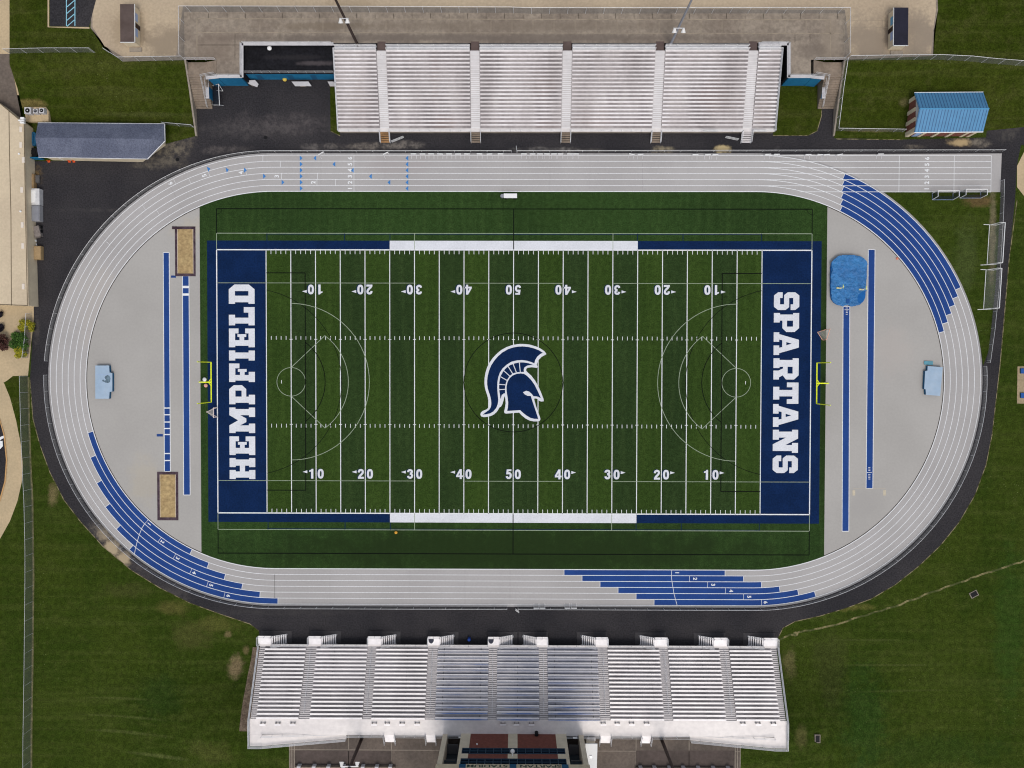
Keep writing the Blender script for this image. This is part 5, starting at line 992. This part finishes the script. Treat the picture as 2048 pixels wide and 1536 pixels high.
# ---------------------------------------------------------------- fences
def fence(name, pts, h, lb, cat='fence', sp=3.0, r=.035, group='chain link fences', dens=None):
    pts = [Vector(p) for p in pts]; root = thing(name, pts[0], lb, cat, group); mesh = MB(); tp = MB(); pm = None; carry = 0.0; L_ = []
    for a, b in zip(pts, pts[1:]):
        u = Vector((0, 0, h)); mesh.quad(a + Vector((0, 0, .03)), b + Vector((0, 0, .03)), b + u, a + u); tp.tube(a + u, b + u, r, 5)
        d = (b - a).length; t = carry
        while t < d: L_.append(a.lerp(b, t / d)); t += sp
        carry = t - d
    L_.append(pts[-1]); obj('chain_link', mesh, M_linkt if name == 'track_fence' else M_link, root); obj('top_rail', tp, M_railm, root)
    for q in L_:
        if pm is None: pm = put_mesh('post', MB().tube((0, 0, 0), (0, 0, h + .04), r * 1.05, 6), M_railm, root, q)
        else: o = pm.copy(); C.objects.link(o); o.location = q - BASE[root.name]; o.parent = root
    return root
rf_ = RO + .42
def arcf(cx, a0, a1, n=40, r=rf_): return [(cx + r * math.cos(R(a0 + (a1 - a0) * i / n)), YC + r * math.sin(R(a0 + (a1 - a0) * i / n)), 0) for i in range(n + 1)]
aU, aL = [math.degrees(math.asin((G(90, y).y - YC) / rf_)) for y in (722, 750)]
fence('track_fence', arcf(XC0, 180 - aU, 90) + [(G(1023, 308).x, YC + rf_, 0)], 1.15, 'low chain link fence round the northwest bend up to the track gate', 'fence', 3.0, .03, 'low fences round the track')
fence('track_fence', arcf(XC0, 180 - aL, 270) + [(G(1014, 1216).x, YC - rf_, 0)], 1.15, 'low chain link fence round the southwest bend up to the south gate', 'fence', 3.0, .03, 'low fences round the track')
fence('track_fence', [(G(1036, 1216).x, YC - rf_, 0)] + arcf(XC1, -90, 4, 40), 1.15, 'low chain link fence round the southeast bend from the south gate', 'fence', 3.0, .03, 'low fences round the track')
fence('track_fence', [(G(1034, 308).x, YC + rf_, 0), (G(2004, 309).x, YC + rf_ + .2, 0)], 1.15, 'low chain link fence along the straight from the north gate eastwards', 'fence', 3.0, .03, 'low fences round the track')
fence('track_fence', [G(x, y) for x, y in ((2001, 362), (1999, 430), (1995, 500), (1990, 580), (1982, 660), (1973, 725))], 1.2, 'low chain link fence beside the east asphalt path behind the soccer goals', 'fence', 3.0, .03, 'low fences round the track')
g_ = MB(); a = G(1034, 306); b = G(1032.5, 295)
for z in (.1, .6, 1.1): g_.tube(a + Vector((0, 0, z)), b + Vector((0, 0, z)), .035)
for t in (0, .5, 1): q = a.lerp(b, t); g_.tube(q, q + Vector((0, 0, 1.1)), .035)
obj('track_gate', g_, M_railm, None, 'open fence gate at the north side of the track', 'gate')
g_ = MB(); a = G(1031, 1217); b = G(1038, 1222)
for z in (.1, .6, 1.1): g_.tube(a + Vector((0, 0, z)), b + Vector((0, 0, z)), .04)
for t in (0, .5, 1): q = a.lerp(b, t); g_.tube(q, q + Vector((0, 0, 1.1)), .035)
obj('track_gate', g_, M_railm, None, 'open fence gate at the south side of the track', 'gate')
fence('field_fence', [G(x, y) for x, y in ((56, 752), (58, 830), (61, 924), (65, 1000), (67, 1090), (67, 1150), (65, 1340), (63, 1465), (62, 1640))], 2.5, 'tall chain link fence running down the west grass field', 'fence', 3.0, .03)
fence('shrub_fence', [G(x, y) for x, y in ((64, 628), (61, 680), (56, 716))], 1.8, 'chain link fence in front of the yellow and green shrubs', 'fence', 2.4)
fence('bank_fence', [G(20, 107, P), G(105, 105, P), G(190, 105, P)], 2.0, 'chain link fence on top of the northwest grass bank', 'fence', 3.0)
fence('plaza_fence', [G(217, 105, P), G(246, 123, P), G(371, 121, P)], 2.0, 'chain link fence along the grass edge below the brown roofed booth', 'fence', 3.0)
fence('plaza_fence', [G(x, y, P) for x, y in ((369, 119), (368, 24), (700, 24.5), (1020, 26), (1060, 27.5), (1400, 27), (1690, 27), (1689, 116))], 2.3, 'long chain link fence round three sides of the stained plaza', 'fence', 3.2, .04)
fence('plaza_fence', [G(x, y, P) for x, y in ((1692, 121), (1866, 119), (1930, 122), (1978, 127), (2070, 134))], 2.2, 'chain link fence from the plaza along the northeast lawn', 'fence', 3.0, .04)
fence('slope_fence', [G(1688.5, 123, P), G(1680, 180, 2.1), G(1670, 262, .1), G(1804, 264, .1)], 1.7, 'chain link fence down the grass slope towards the blue roofed building', 'fence', 3.2, .04)
fence('slope_fence', [G(331, 250, .3), G(389, 255, .3)], 1.6, 'short chain link fence from the grey roofed building to the stairs', 'fence', 2.6)
# ---------------------------------------------------------------- goal posts
def goalpost(base, cb, y0, y1, lb):
    b = G(*base); bx = G(cb, base[1], 3.05).x; ya, yb_ = G(cb, y0, 3.05).y, G(cb, y1, 3.05).y; ym = (ya + yb_) / 2; root = thing('goal_post', (b.x, ym, 0), lb, 'goal post', 'football goal posts')
    s_ = 1 if bx > b.x else -1; D_ = abs(bx - b.x); pts = [(b.x, ym, 0), (b.x, ym, 1.6)] + [(b.x + s_ * D_ * (1 - math.cos(R(t))), ym, 1.6 + 1.45 * math.sin(R(t))) for t in range(15, 91, 15)]
    obj('gooseneck', MB().path(pts, .11, 10), M_yel, root); obj('base_pad', MB().tube((b.x, ym, 0), (b.x, ym, 1.5), .2, 12), M_whitecap, root)
    obj('crossbar', MB().tube((bx, ya, 3.05), (bx, yb_, 3.05), .11, 8).path([(bx - s_ * .5, ym, 3.05), (bx, ym + .7, 3.05)], .06).path([(bx - s_ * .5, ym, 3.05), (bx, ym - .7, 3.05)], .06), M_yel, root)
    for y in (ya, yb_): obj('upright', MB().tube((bx, y, 3.0), (bx, y, 9.1), .08, 8), M_yel, root)
goalpost((406, 764.5), 422.3, 724.3, 804.3, 'yellow goal post behind the lettered end zone that starts with H')
goalpost((1649.5, 766.5), 1633.5, 725.7, 807.4, 'yellow goal post behind the lettered end zone that starts with S')
for px, py, r, lb in ((409, 759, .4, 'white bag lying at the foot of the goal post'), (411.5, 771, .36, 'pink ball lying at the foot of the goal post')): disc('loose_gear', px, py, r, .35, M_wh if 'white' in lb else mat('pink vinyl', (214, 160, 146), None, 1, None, .6), lb, 'bag' if 'white' in lb else 'ball')
# lacrosse goals
def lax(apex, m0, m1, lb, m):
    a, b, c = G(*apex), G(*m0), G(*m1); root = thing('lacrosse_goal', a, lb, 'lacrosse goal', 'lacrosse goals'); u = Vector((0, 0, 1.83))
    obj('frame', MB().path([b, b + u, c + u, c], .06, 8).path([b, a, c], .06, 8), m, root); obj('net', MB().add([a, b, b + u], [(0, 1, 2)]).add([a, c + u, c], [(0, 1, 2)]).add([a, b + u, c + u], [(0, 1, 2)]), M_netl, root)
lax((413, 824), (435, 814.5), (435, 834), 'small white lacrosse goal in the navy west border', mat('off white frame', (226, 208, 204), None, 1, None, .5)); lax((1635, 664.5), (1652, 659), (1645, 680), 'small orange framed lacrosse goal at the east turf edge', mat('pale orange frame', (232, 176, 150), None, 1, None, .5))
# soccer goals
def soccer_big(xp, y0, y1, xs0, xr_b, lb):
    h = 2.44; root = thing('soccer_goal', G(xp, (y0 + y1) / 2), lb, 'soccer goal', 'white soccer goals on the east path'); pa, pb = G(xp, y0), G(xp - 5, y1); u = Vector((0, 0, h)); s0, s1 = G(xs0, y0 - 1), G(xs0 - 6, y1 + 1); r0, r1 = G(xr_b, y0), G(xr_b - 5, y1)
    obj('frame', MB().path([pa, pa + u, pb + u, pb], .07, 8).path([pa, s0], .06, 6).path([pb, s1], .06, 6).path([r0, r1], .06, 6).path([pa + u, pa + u + (s0 - pa).normalized() * .8, r0], .05).path([pb + u, pb + u + (s1 - pb).normalized() * .8, r1], .05), M_wh, root)
    obj('net', MB().quad(pa + u, pb + u, r1, r0), M_netw, root)
soccer_big(1993.5, 450, 529, 1967, 1979, 'large white soccer goal nearer to the straight at the east path'); soccer_big(1987, 540, 618, 1961, 1972, 'large white soccer goal farther down the east path')
def soccer_small(x0, x1, ym, yr, lb):
    h = 2.0; root = thing('training_goal', G((x0 + x1) / 2, ym), lb, 'soccer goal', 'small blue netted goals'); a, b = G(x0, ym), G(x1, ym); u = Vector((0, 0, h)); t = Vector((0, -1.0, 0)); c, d = G(x0, yr), G(x1, yr); w_ = MB()
    for p, q in ((a, c), (b, d)): w_.path([p, p + u, p + u + t, q], .055, 6)
    w_.path([a + u, b + u], .07, 8); obj('frame', w_, M_wh, root); e = MB().path([a, c, d, b], .05, 6); obj('ground_bar', e, M_lilac, root); n_ = MB().quad(c, d, b + u + t, a + u + t).add([a, a + u, a + u + t, c], [(0, 1, 2, 3)]).add([b, d, b + u + t, b + u], [(0, 1, 2, 3)]); obj('net', n_, M_netd, root)
soccer_small(1864.5, 1906, 386.5, 399.5, 'small soccer goal with dark net farther from the path, by the straight'); soccer_small(1919.5, 1961.5, 383.5, 396, 'small soccer goal with dark net nearer to the path, by the straight')
# ---------------------------------------------------------------- jumping mats and sand pits
def mat_thing(name, pts, h, m, side, lb, cat, group=None, z0=.05):
    q = GP(pts, h); c = sum(q, Vector()) / len(q); root = thing(name, (c.x, c.y, 0), lb, cat, group); obj('side', MB().prism([c + (v - c) * .995 for v in q], z0, h - .06), side, root); obj('cover', MB().prism(q, h - .06, h), m, root); return root
hm = mat_thing('high_jump_mat', [(190.5, 731), (218, 731), (219, 745), (224.5, 746), (224.5, 783), (219, 784), (218, 797.5), (190.5, 797.5)], .72, M_matpale, M_matside, 'pale blue high jump mat with worn grey patch on the west apron', 'jump mat', 'high jump mats')
pt = MB(); z = .725
for blob in (((211, 752), (215, 750), (219, 752), (221, 757), (220, 764), (216, 766), (210, 765), (207, 762), (212, 760), (209, 755)), ((204, 760), (207, 759), (209, 762), (206, 764))): pt.poly(GP(blob, z), z)
obj('worn_patch', pt, mat('worn vinyl', (104, 124, 138), (84, 100, 112), 2, (3, .2)), hm)
sl = MB()
for y in (749.5,): sl.strip(GP([(191, y), (219, y)], .73), .06, .73)
obj('seam', sl, M_lilac, hm)
mat_thing('high_jump_mat', [(1855.5, 732), (1885.5, 734.5), (1880.5, 792), (1852, 789.5), (1851.5, 779), (1848.5, 778), (1850.5, 742), (1855, 741)], .72, M_matpale, M_matside, 'pale blue high jump mat beside the east bend', 'jump mat', 'high jump mats')
mat_thing('teal_pad', [(1848.5, 722), (1866, 722.5), (1866, 730), (1848.5, 729)], .2, mat('teal pad', (96, 148, 164), None, 1, (2, .1)), M_matside, 'small teal pad beside the east high jump mat', 'pad')
rr = []
for cx, cy, r, a0 in ((1712, 534, 24, 0), (1686, 534, 24, 90), (1684, 590, 22, 180)):
    for k in range(7): a = R(a0 + 15 * k); rr.append((cx + r * math.cos(a), cy - r * math.sin(a)))
rr += [(1688, 613), (1692, 610), (1697, 610), (1702, 613)]
for k in range(7): a = R(270 + 15 * k); rr.append((1712 + 21 * math.cos(a), 591 - 21 * math.sin(a)))
ctr = G(1698, 560); PVM = thing('pole_vault_mat', ctr, 'large pole vault landing mat under a crumpled bright blue cover', 'landing mat'); q = GP(rr, .8)
b_ = MB(); b_.prism([Vector((ctr.x + (v.x - ctr.x) * .965, ctr.y + (v.y - ctr.y) * .97, 0)) for v in q], .05, .62); obj('side', b_, mat('deep blue vinyl', (30, 92, 156), None, 1, (2, .1)), PVM)
# crumpled cover: a fine grid over the mat with folds
import mathutils
xs_ = [v.x for v in q]; ys_ = [v.y for v in q]; b_ = MB(); nx_, ny_ = 70, 90; vid = {}
def inside(x, y):
    c_ = False
    for i in range(len(q)):
        a, b = q[i], q[i - 1]
        if (a.y > y) != (b.y > y) and x < (b.x - a.x) * (y - a.y) / (b.y - a.y) + a.x: c_ = not c_
    return c_
def hz_(x, y):
    n_ = mathutils.noise; v = abs(n_.noise(Vector((x * .8, y * .8, 3)))) * .12 + abs(n_.noise(Vector((x * 2.4 + y, y * 2.0, 7)))) * .2 + abs(n_.noise(Vector((x * 5 - y * 2, y * 4, 9)))) * .07; k = sst(ctr.y + 2.2, ctr.y - 1.5, y) * .8 + .2
    return .83 - v * k * 1.1
for j in range(ny_):
    for i in range(nx_):
        x = min(xs_) + (max(xs_) - min(xs_)) * i / (nx_ - 1); y = min(ys_) + (max(ys_) - min(ys_)) * j / (ny_ - 1)
        wob = mathutils.noise.noise(Vector((x * .7, y * .7, 11))) * .34; ca_ = G(1728, 596, .8)
        if inside(x + wob, y + wob * .7) and (x - ca_.x) ** 2 + ((y - ca_.y) * .8) ** 2 > (1.05 + wob) ** 2: vid[i, j] = len(b_.v); b_.v.append(Vector((x, y, hz_(x, y))))
for (i, j), k in list(vid.items()):
    if all(t in vid for t in ((i + 1, j), (i, j + 1), (i + 1, j + 1))): b_.f.append((k, vid[i + 1, j], vid[i + 1, j + 1], vid[i, j + 1])); b_.mi.append(0)
obj('cover', b_, M_matblue, PVM, None, None, None, None, True)
b_ = MB(); c = G(1695.5, 602, .8); b_.box(c.x - .3, c.x + .3, c.y - .4, c.y + .35, .7, .9); obj('vault_box_pad', b_, mat('pad blue', (32, 80, 140), None, 1, None, .6), PVM)
for (bx, by), lb in (((1674, 577), 'vault standard on the turf side of the blue landing mat'), ((1719, 580), 'vault standard on the runway side of the blue landing mat')):
    c = G(bx, by); root = thing('vault_standard', c, lb, 'vault standard', 'pole vault standards'); obj('base', MB().box(c.x - .45, c.x + .45, c.y - .12, c.y + .12, 0, .95), mat('standard base', (206, 202, 150), None, 1, None, .6), root); obj('upright', MB().tube((c.x, c.y, .1), (c.x, c.y, 3.0), .07, 8), M_wh, root); obj('peg', MB().tube((c.x - .1, c.y - .3, 2.9), (c.x - .1, c.y + .4, 2.9), .05, 6), M_yel, root)
def pit(outer, inner, lb, bumps):
    a, b = G(*outer[0]), G(*outer[1]); c, d = G(*inner[0]), G(*inner[1]); root = thing('sand_pit', ((a.x + b.x) / 2, (a.y + b.y) / 2, 0), lb, 'sand pit', 'long jump sand pits')
    m_ = MB(); X = sorted((a.x, b.x)); Y = sorted((a.y, b.y)); x_ = sorted((c.x, d.x)); y_ = sorted((c.y, d.y)); zt = .07
    m_.box(X[0], x_[0], Y[0], Y[1], 0, zt); m_.box(x_[1], X[1], Y[0], Y[1], 0, zt); m_.box(x_[0], x_[1], Y[0], y_[0], 0, zt); m_.box(x_[0], x_[1], y_[1], Y[1], 0, zt); obj('border', m_, M_timber, root)
    s_ = MB(); nn = 30; mm = int(nn * (y_[1] - y_[0]) / (x_[1] - x_[0]))
    for j in range(mm + 1):
        for i in range(nn + 1):
            x = x_[0] + (x_[1] - x_[0]) * i / nn; y = y_[0] + (y_[1] - y_[0]) * j / mm; s_.v.append(Vector((x, y, L(5) + .03 + .05 * (mathutils.noise.noise(Vector((x * 1.3, y * 1.3, 1))) * .6 + mathutils.noise.noise(Vector((x * 4, y * 4, 5))) * .4 + .4))))
    s_.f = [(j * (nn + 1) + i, j * (nn + 1) + i + 1, (j + 1) * (nn + 1) + i + 1, (j + 1) * (nn + 1) + i) for j in range(mm) for i in range(nn)]; s_.mi = [0] * len(s_.f); obj('sand', s_, M_sand, root, None, None, None, None, True)
    e = MB()
    for xx in (x_[0] - .02, x_[1] + .02): e.box(xx - .05, xx + .05, y_[0], y_[1], zt, zt + .02)
    obj('edge_strip', e, M_lilac if False else mat('pit edge', (196, 180, 160), None, 1, (2, .1)), root)
pit(((350, 453), (391.5, 552.5)), ((355.5, 458.5), (386.5, 547)), 'long jump sand pit in the northwest corner of the apron', 0); pit(((314.5, 943.5), (357, 1040.5)), ((320.5, 949), (351.5, 1034.5)), 'long jump sand pit in the southwest corner of the apron', 0)
b_ = MB(); a, c = G(344.5, 453), G(358, 458.5); b_.box(a.x, c.x - .4, c.y, a.y, 0, .12); obj('pit_rake', b_, M_timber, None, 'dark board lying at the corner of the northwest sand pit', 'board')
# ---------------------------------------------------------------- hurdles
hu = None
def hurdle(px, py, an=0, flip=1, lb='', grp=''):
    global hu
    c = G(px, py, .85)
    if hu is None:
        hu = thing('hurdle', (c.x, c.y, 0), lb, 'hurdle', grp); X, Y = c.x, c.y
        obj('bar', MB().box(X - .52, X + .52, Y - .06, Y + .06, .78, .9), M_wh, hu); f_ = MB()
        for s_ in (-1, 1): f_.path([(X + s_ * .46, Y, .8), (X + s_ * .46, Y, .05), (X + s_ * .46, Y - .68, .05)], .038, 6)
        f_.tube((X - .46, Y, .4), (X + .46, Y, .4), .02, 5); obj('frame', f_, M_railm, hu); return hu
    return dup_tree(hu, (c.x, c.y, 0), R(an) + (math.pi if flip < 0 else 0), lb, grp)
for px, an in ((827, 0), (845, 1), (862, 0), (880, -2), (898, 0), (916, 1), (934, 0), (959, -1), (979, 2), (1001, 0)): hurdle(px, 307.5 + .05 * (px % 7), an, 1, 'white hurdle in the long row west of the north track gate', 'hurdles stored west of the track gate')
for px, an in ((1048, 0), (1065, 1), (1080, 0), (1094, -1), (1108, 2), (1121, 0), (1140, 0), (1152, 0)): hurdle(px, 307.6, an, 1, 'white hurdle in the row east of the north track gate', 'hurdles stored east of the track gate')
for px, an, lb in ((1264, -14, 'crooked white hurdle by the fence east of the timber kerb of the gate row'), (1281, 0, 'straight white hurdle beside a crooked one on the outer lane')): hurdle(px, 308.5, an, 1, lb, 'pair of hurdles on the outer lane')
for px, an in ((1391, 0), (1416, 0), (1431, -4)): hurdle(px, 309, an, 1, 'one of three white hurdles near the tan dust patch at the fence', 'three hurdles by the dust patch')
for px, an in ((1536, 4), (1554, 0)): hurdle(px, 308.5, an, 1, 'one of two white hurdles by the fence where the lanes split', 'two hurdles at the lane split')
for px, an in ((1617, 0), (1641, -4), (1654, 2), (1680, 10)): hurdle(px, 309, an, 1, 'one of four white hurdles by the fence above the blue lanes', 'four hurdles above the blue lanes')
hurdle(1762, 308, 0, 1, 'lone white hurdle by the fence of the sprint chute', 'lone hurdle')
for px in (1073, 1085): hurdle(px, 1216.5, 0, -1, 'one of two white hurdles nearer to the south track gate', 'hurdles near the south gate')
for px in (1135, 1148): hurdle(px, 1216.5, 0, -1, 'one of two white hurdles farther from the south track gate', 'hurdles farther along the south fence')
for px in (642, 771): hurdle(px, 306.5, 30 if px < 700 else 25, 1, 'fallen looking skewed hurdle by the fence above the finish numbers' if px < 700 else 'skewed hurdle by the fence above the blue arrow line', 'skewed hurdles')
# team cart
CT = thing('equipment_cart', G(1020, 392, 0), 'white topped equipment cart standing at the turf edge by midfield', 'cart'); z = .95; a, b = G(1007.5, 387, z), G(1034, 396, z)
obj('top', MB().box(a.x, b.x, a.y, b.y, z - .07, z), M_wh, CT); obj('body', MB().box(a.x + .1, b.x - .1, a.y - .1, b.y + .1, .35, z - .08), M_whitecap, CT); c = G(1004.5, 392, .6); obj('cooler', MB().tube((c.x, c.y, .2), (c.x, c.y, .8), .34, 12), M_greypole, CT)
for x in (a.x + .4, b.x - .4):
    for y in (a.y + .02, b.y - .02): obj('wheel', MB().tube((x, y - .05, .22), (x, y + .05, .22), .22, 12), M_dk, CT)
b_ = MB(); c = G(938, 1280, .9); b_.tube((c.x, c.y, 0), (c.x, c.y, .85), .28, 12); b_.tube((c.x, c.y, .85), (c.x, c.y, .95), .3, 12, .2); obj('recycling_barrel', b_, mat('barrel blue', (34, 64, 138), None, 1, None, .6), None, 'blue barrel standing before the front rail of the south stand', 'barrel')
for (px, py, w_, h_, an), lb in (((1948, 1188.5, 1.25, .85, 28), 'dark tilted drain box in the east grass below the trench'), ((1617, 1455.5, .75, 1.25, 0), 'dark upright drain box in the grass east of the south stand')):
    c = G(px, py, .1); z0_ = gh(c.x, c.y); root = thing('drain_box', (c.x, c.y, z0_), lb, 'drain box', 'drain boxes in the grass'); obj('frame', MB().obox(c, R(an), w_ + .25, h_ + .25, z0_ - .1, z0_ + .12), M_concG, root); obj('grate', MB().obox(c, R(an), w_, h_, z0_ + .12, z0_ + .15), M_dk, root)
sc_ = MB().poly(GP([(2035, 733), (2140, 732), (2140, 808), (2034, 807)]), L(2)); struct('sand_court', sc_, mat('sandy court', (164, 146, 118), (150, 134, 108), .4, (2.5, .15, 4)))
for py, lb in ((742, 'upper blue pad on the sandy court at the east edge'), (791, 'lower blue pad on the sandy court at the east edge')): mat_thing('blue_pad', [(2042, py - 5), (2056, py - 5), (2056, py + 5), (2042, py + 5)], .35, mat('pad royal', (44, 84, 150), None, 1, (2, .1)), M_matside, lb, 'pad', 'blue pads on the sandy court')
ec = MB().poly(GP([(2034, 332), (2050, 300), (2140, 292), (2140, 398), (2048, 392), (2034, 374)]), L(3)); struct('east_pale_pavement', ec, M_path)
# manholes and little litter
for px, py, lb in ((531, 275, 'dark manhole cover in the asphalt court'), (355, 319, 'dark manhole cover on the path above the northwest bend')):
    c = G(px, py); b = MB(); b.tube((c.x, c.y, L(1)), (c.x, c.y, L(1) + .03), .34, 16); obj('manhole_cover', b, M_dk, None, lb, 'manhole cover', 'manhole covers')
b_ = MB(); c = G(1794.5, 517, .1); b_.sphere((c.x, c.y, .1), .25, 8, 5, 0, (1, 1, .4)); obj('marker_cone', b_, mat('salmon cap', (206, 128, 104), None, 1), None, 'salmon coloured cap lying at the inner track edge', 'marker')
for px, py, lb in ((788, 600, 'black folded lens cap near the arrow'),): pass
b_ = MB(); c = G(799.5, 1068); 
# ---------------------------------------------------------------- shrubs
def leaf_mat(name, a, b, c_):
    n = N(name); col = n.mix(n.remap(n.noise(2.2, 3), .35, .65), lin(a), lin(b)); col = n.mix(n.remap(n.noise(7, 2), .5, .7), col, lin(c_)); m = n.done(col, .7, 0, .2); return m
def shrub(name, px, py, rx, h, leaf, lb, n=1500, cat='shrub', ry=None, grp=None):
    c = G(px, py, h * .6); r = rx / 11; ry_ = (ry or rx) / 11; root = thing(name, (c.x, c.y, 0), lb, cat, grp); tk = MB()
    for k in range(5): a = k * 1.3; tk.tube((c.x + .1 * math.cos(a), c.y + .1 * math.sin(a), 0), (c.x + r * .5 * math.cos(a), c.y + ry_ * .5 * math.sin(a), h * .7), .05, 5, .02)
    obj('stem', tk, M_bark, root); cr = MB(); rnd = random.Random(int(px * 7 + py)); cl = [(rnd.uniform(-.65, .65) * r, rnd.uniform(-.65, .65) * ry_, rnd.uniform(.35, .85) * h) for _ in range(16)]
    for i in range(n):
        k = cl[i % 16]; d = Vector((rnd.gauss(0, 1), rnd.gauss(0, 1), rnd.gauss(0, 1))).normalized() * (rnd.random() ** .4) * r * .45; p = Vector((c.x + k[0] + d.x, c.y + k[1] + d.y, max(.1, k[2] + d.z * .8)))
        s_ = rnd.uniform(.06, .12); u = Vector((rnd.gauss(0, 1), rnd.gauss(0, 1), rnd.gauss(0, .5))).normalized(); w_ = u.cross(Vector((rnd.gauss(0, .5), rnd.gauss(0, .5), 1))).normalized()
        cr.add([p - u * s_ * 1.5, p + w_ * s_, p + u * s_ * 1.5, p - w_ * s_], [(0, 1, 2, 3)])
    obj('crown', cr, leaf, root)
lg_ = leaf_mat('green leaves', (58, 92, 30), (40, 70, 24), (84, 112, 40)); ly_ = leaf_mat('yellow leaves', (150, 142, 34), (110, 118, 34), (186, 170, 40)); lb_ = leaf_mat('copper leaves', (84, 54, 48), (70, 46, 42), (104, 72, 60))
shrub('yellow_shrub', 52, 651, 15, 1.6, ly_, 'yellow flowering shrub nearest to the school wall', 1800, 'shrub', 14, 'shrubs behind the chain link fence'); shrub('green_shrub', 40, 682, 20, 2.0, lg_, 'round dark green shrub between two yellow ones', 2600, 'shrub', 17, 'shrubs behind the chain link fence'); shrub('yellow_shrub', 41, 704, 15, 1.4, ly_, 'yellow flowering shrub at the lower end of the fence', 1800, 'shrub', 12, 'shrubs behind the chain link fence')
shrub('copper_tree', -1, 685, 17, 3.0, lb_, 'copper leaved small tree on the pale pavement at the west edge', 2600, 'tree', 16)
for py, r, lb in ((630, 6, 'low dark shrub at the west edge near the school corner'), (656, 8, 'low dark shrub at the west edge beside the copper tree')): shrub('dark_shrub', -1, py, r, 1.0, mat('dark leaves', (46, 40, 48), (36, 34, 40), 2, (4, .3)), lb, 700, 'shrub', r + 2, 'dark shrubs at the west edge')
# little kerb strip below left stand edge
gs = MB()
for a, b in zip([(518, 1294), (508, 1350), (499, 1400), (493, 1440)], [(508, 1350), (499, 1400), (493, 1440), (491, 1462)]):
    p, q_ = (G(t[0], t[1], SP * sst(1312, 1500, t[1])) for t in (a, b)); w_ = 1.9; p.x -= 1.1; q_.x -= 1.1
    for k in range(8):
        u, v = p.lerp(q_, k / 8), p.lerp(q_, (k + 1) / 8); zz = lambda x, y: gh(x, y) + .14; gs.quad((u.x, u.y, zz(u.x, u.y)), (u.x + w_, u.y, zz(u.x + w_, u.y)), (v.x + w_, v.y, zz(v.x + w_, v.y)), (v.x, v.y, zz(v.x, v.y)))
o = struct('gravel_strip', gs, mat('gravel', (120, 106, 90), (96, 82, 70), 1.2, (4, .35, 3)))
# ---------------------------------------------------------------- light and camera
w = bpy.data.worlds.new('World'); bpy.context.scene.world = w; w.use_nodes = True; nt = w.node_tree; nt.nodes.clear()
SUN = Vector((.2, -1.0, 1.95)).normalized()
sk = nt.nodes.new('ShaderNodeTexSky'); sk.sky_type = 'NISHITA'; sk.sun_disc = False; sk.sun_elevation = math.asin(SUN.z); sk.sun_rotation = math.atan2(SUN.x, SUN.y); sk.dust_density = 3; sk.air_density = 1.2
hs = nt.nodes.new('ShaderNodeHueSaturation'); hs.inputs['Saturation'].default_value = .42; bg = nt.nodes.new('ShaderNodeBackground'); bg.inputs[1].default_value = .14; wo = nt.nodes.new('ShaderNodeOutputWorld')
nt.links.new(sk.outputs[0], hs.inputs['Color']); nt.links.new(hs.outputs[0], bg.inputs[0]); nt.links.new(bg.outputs[0], wo.inputs[0])
sl = bpy.data.lights.new('sun', 'SUN'); sl.energy = 0.98; sl.angle = R(20); sl.color = (1.0, .93, .84); so = bpy.data.objects.new('sun', sl); C.objects.link(so); so.rotation_euler = SUN.to_track_quat('Z', 'Y').to_euler(); so.location = (0, 0, 200)
cd = bpy.data.cameras.new('camera'); co = bpy.data.objects.new('camera', cd); C.objects.link(co); cd.sensor_fit = 'HORIZONTAL'; cd.angle = 2 * math.atan(1024 / F); cd.clip_end = 6000; cd.clip_start = 1
co.location = CAM; co.rotation_euler = Euler((-0.018647, 0.005558, 0.0020), 'XYZ'); bpy.context.scene.camera = co
vs_ = bpy.context.scene.view_settings; vs_.view_transform = 'Standard'; vs_.look = 'None'; vs_.gamma = 1; vs_.use_curve_mapping = False; vs_.exposure = 0.06; bpy.context.scene.cycles.filter_width = 1.15
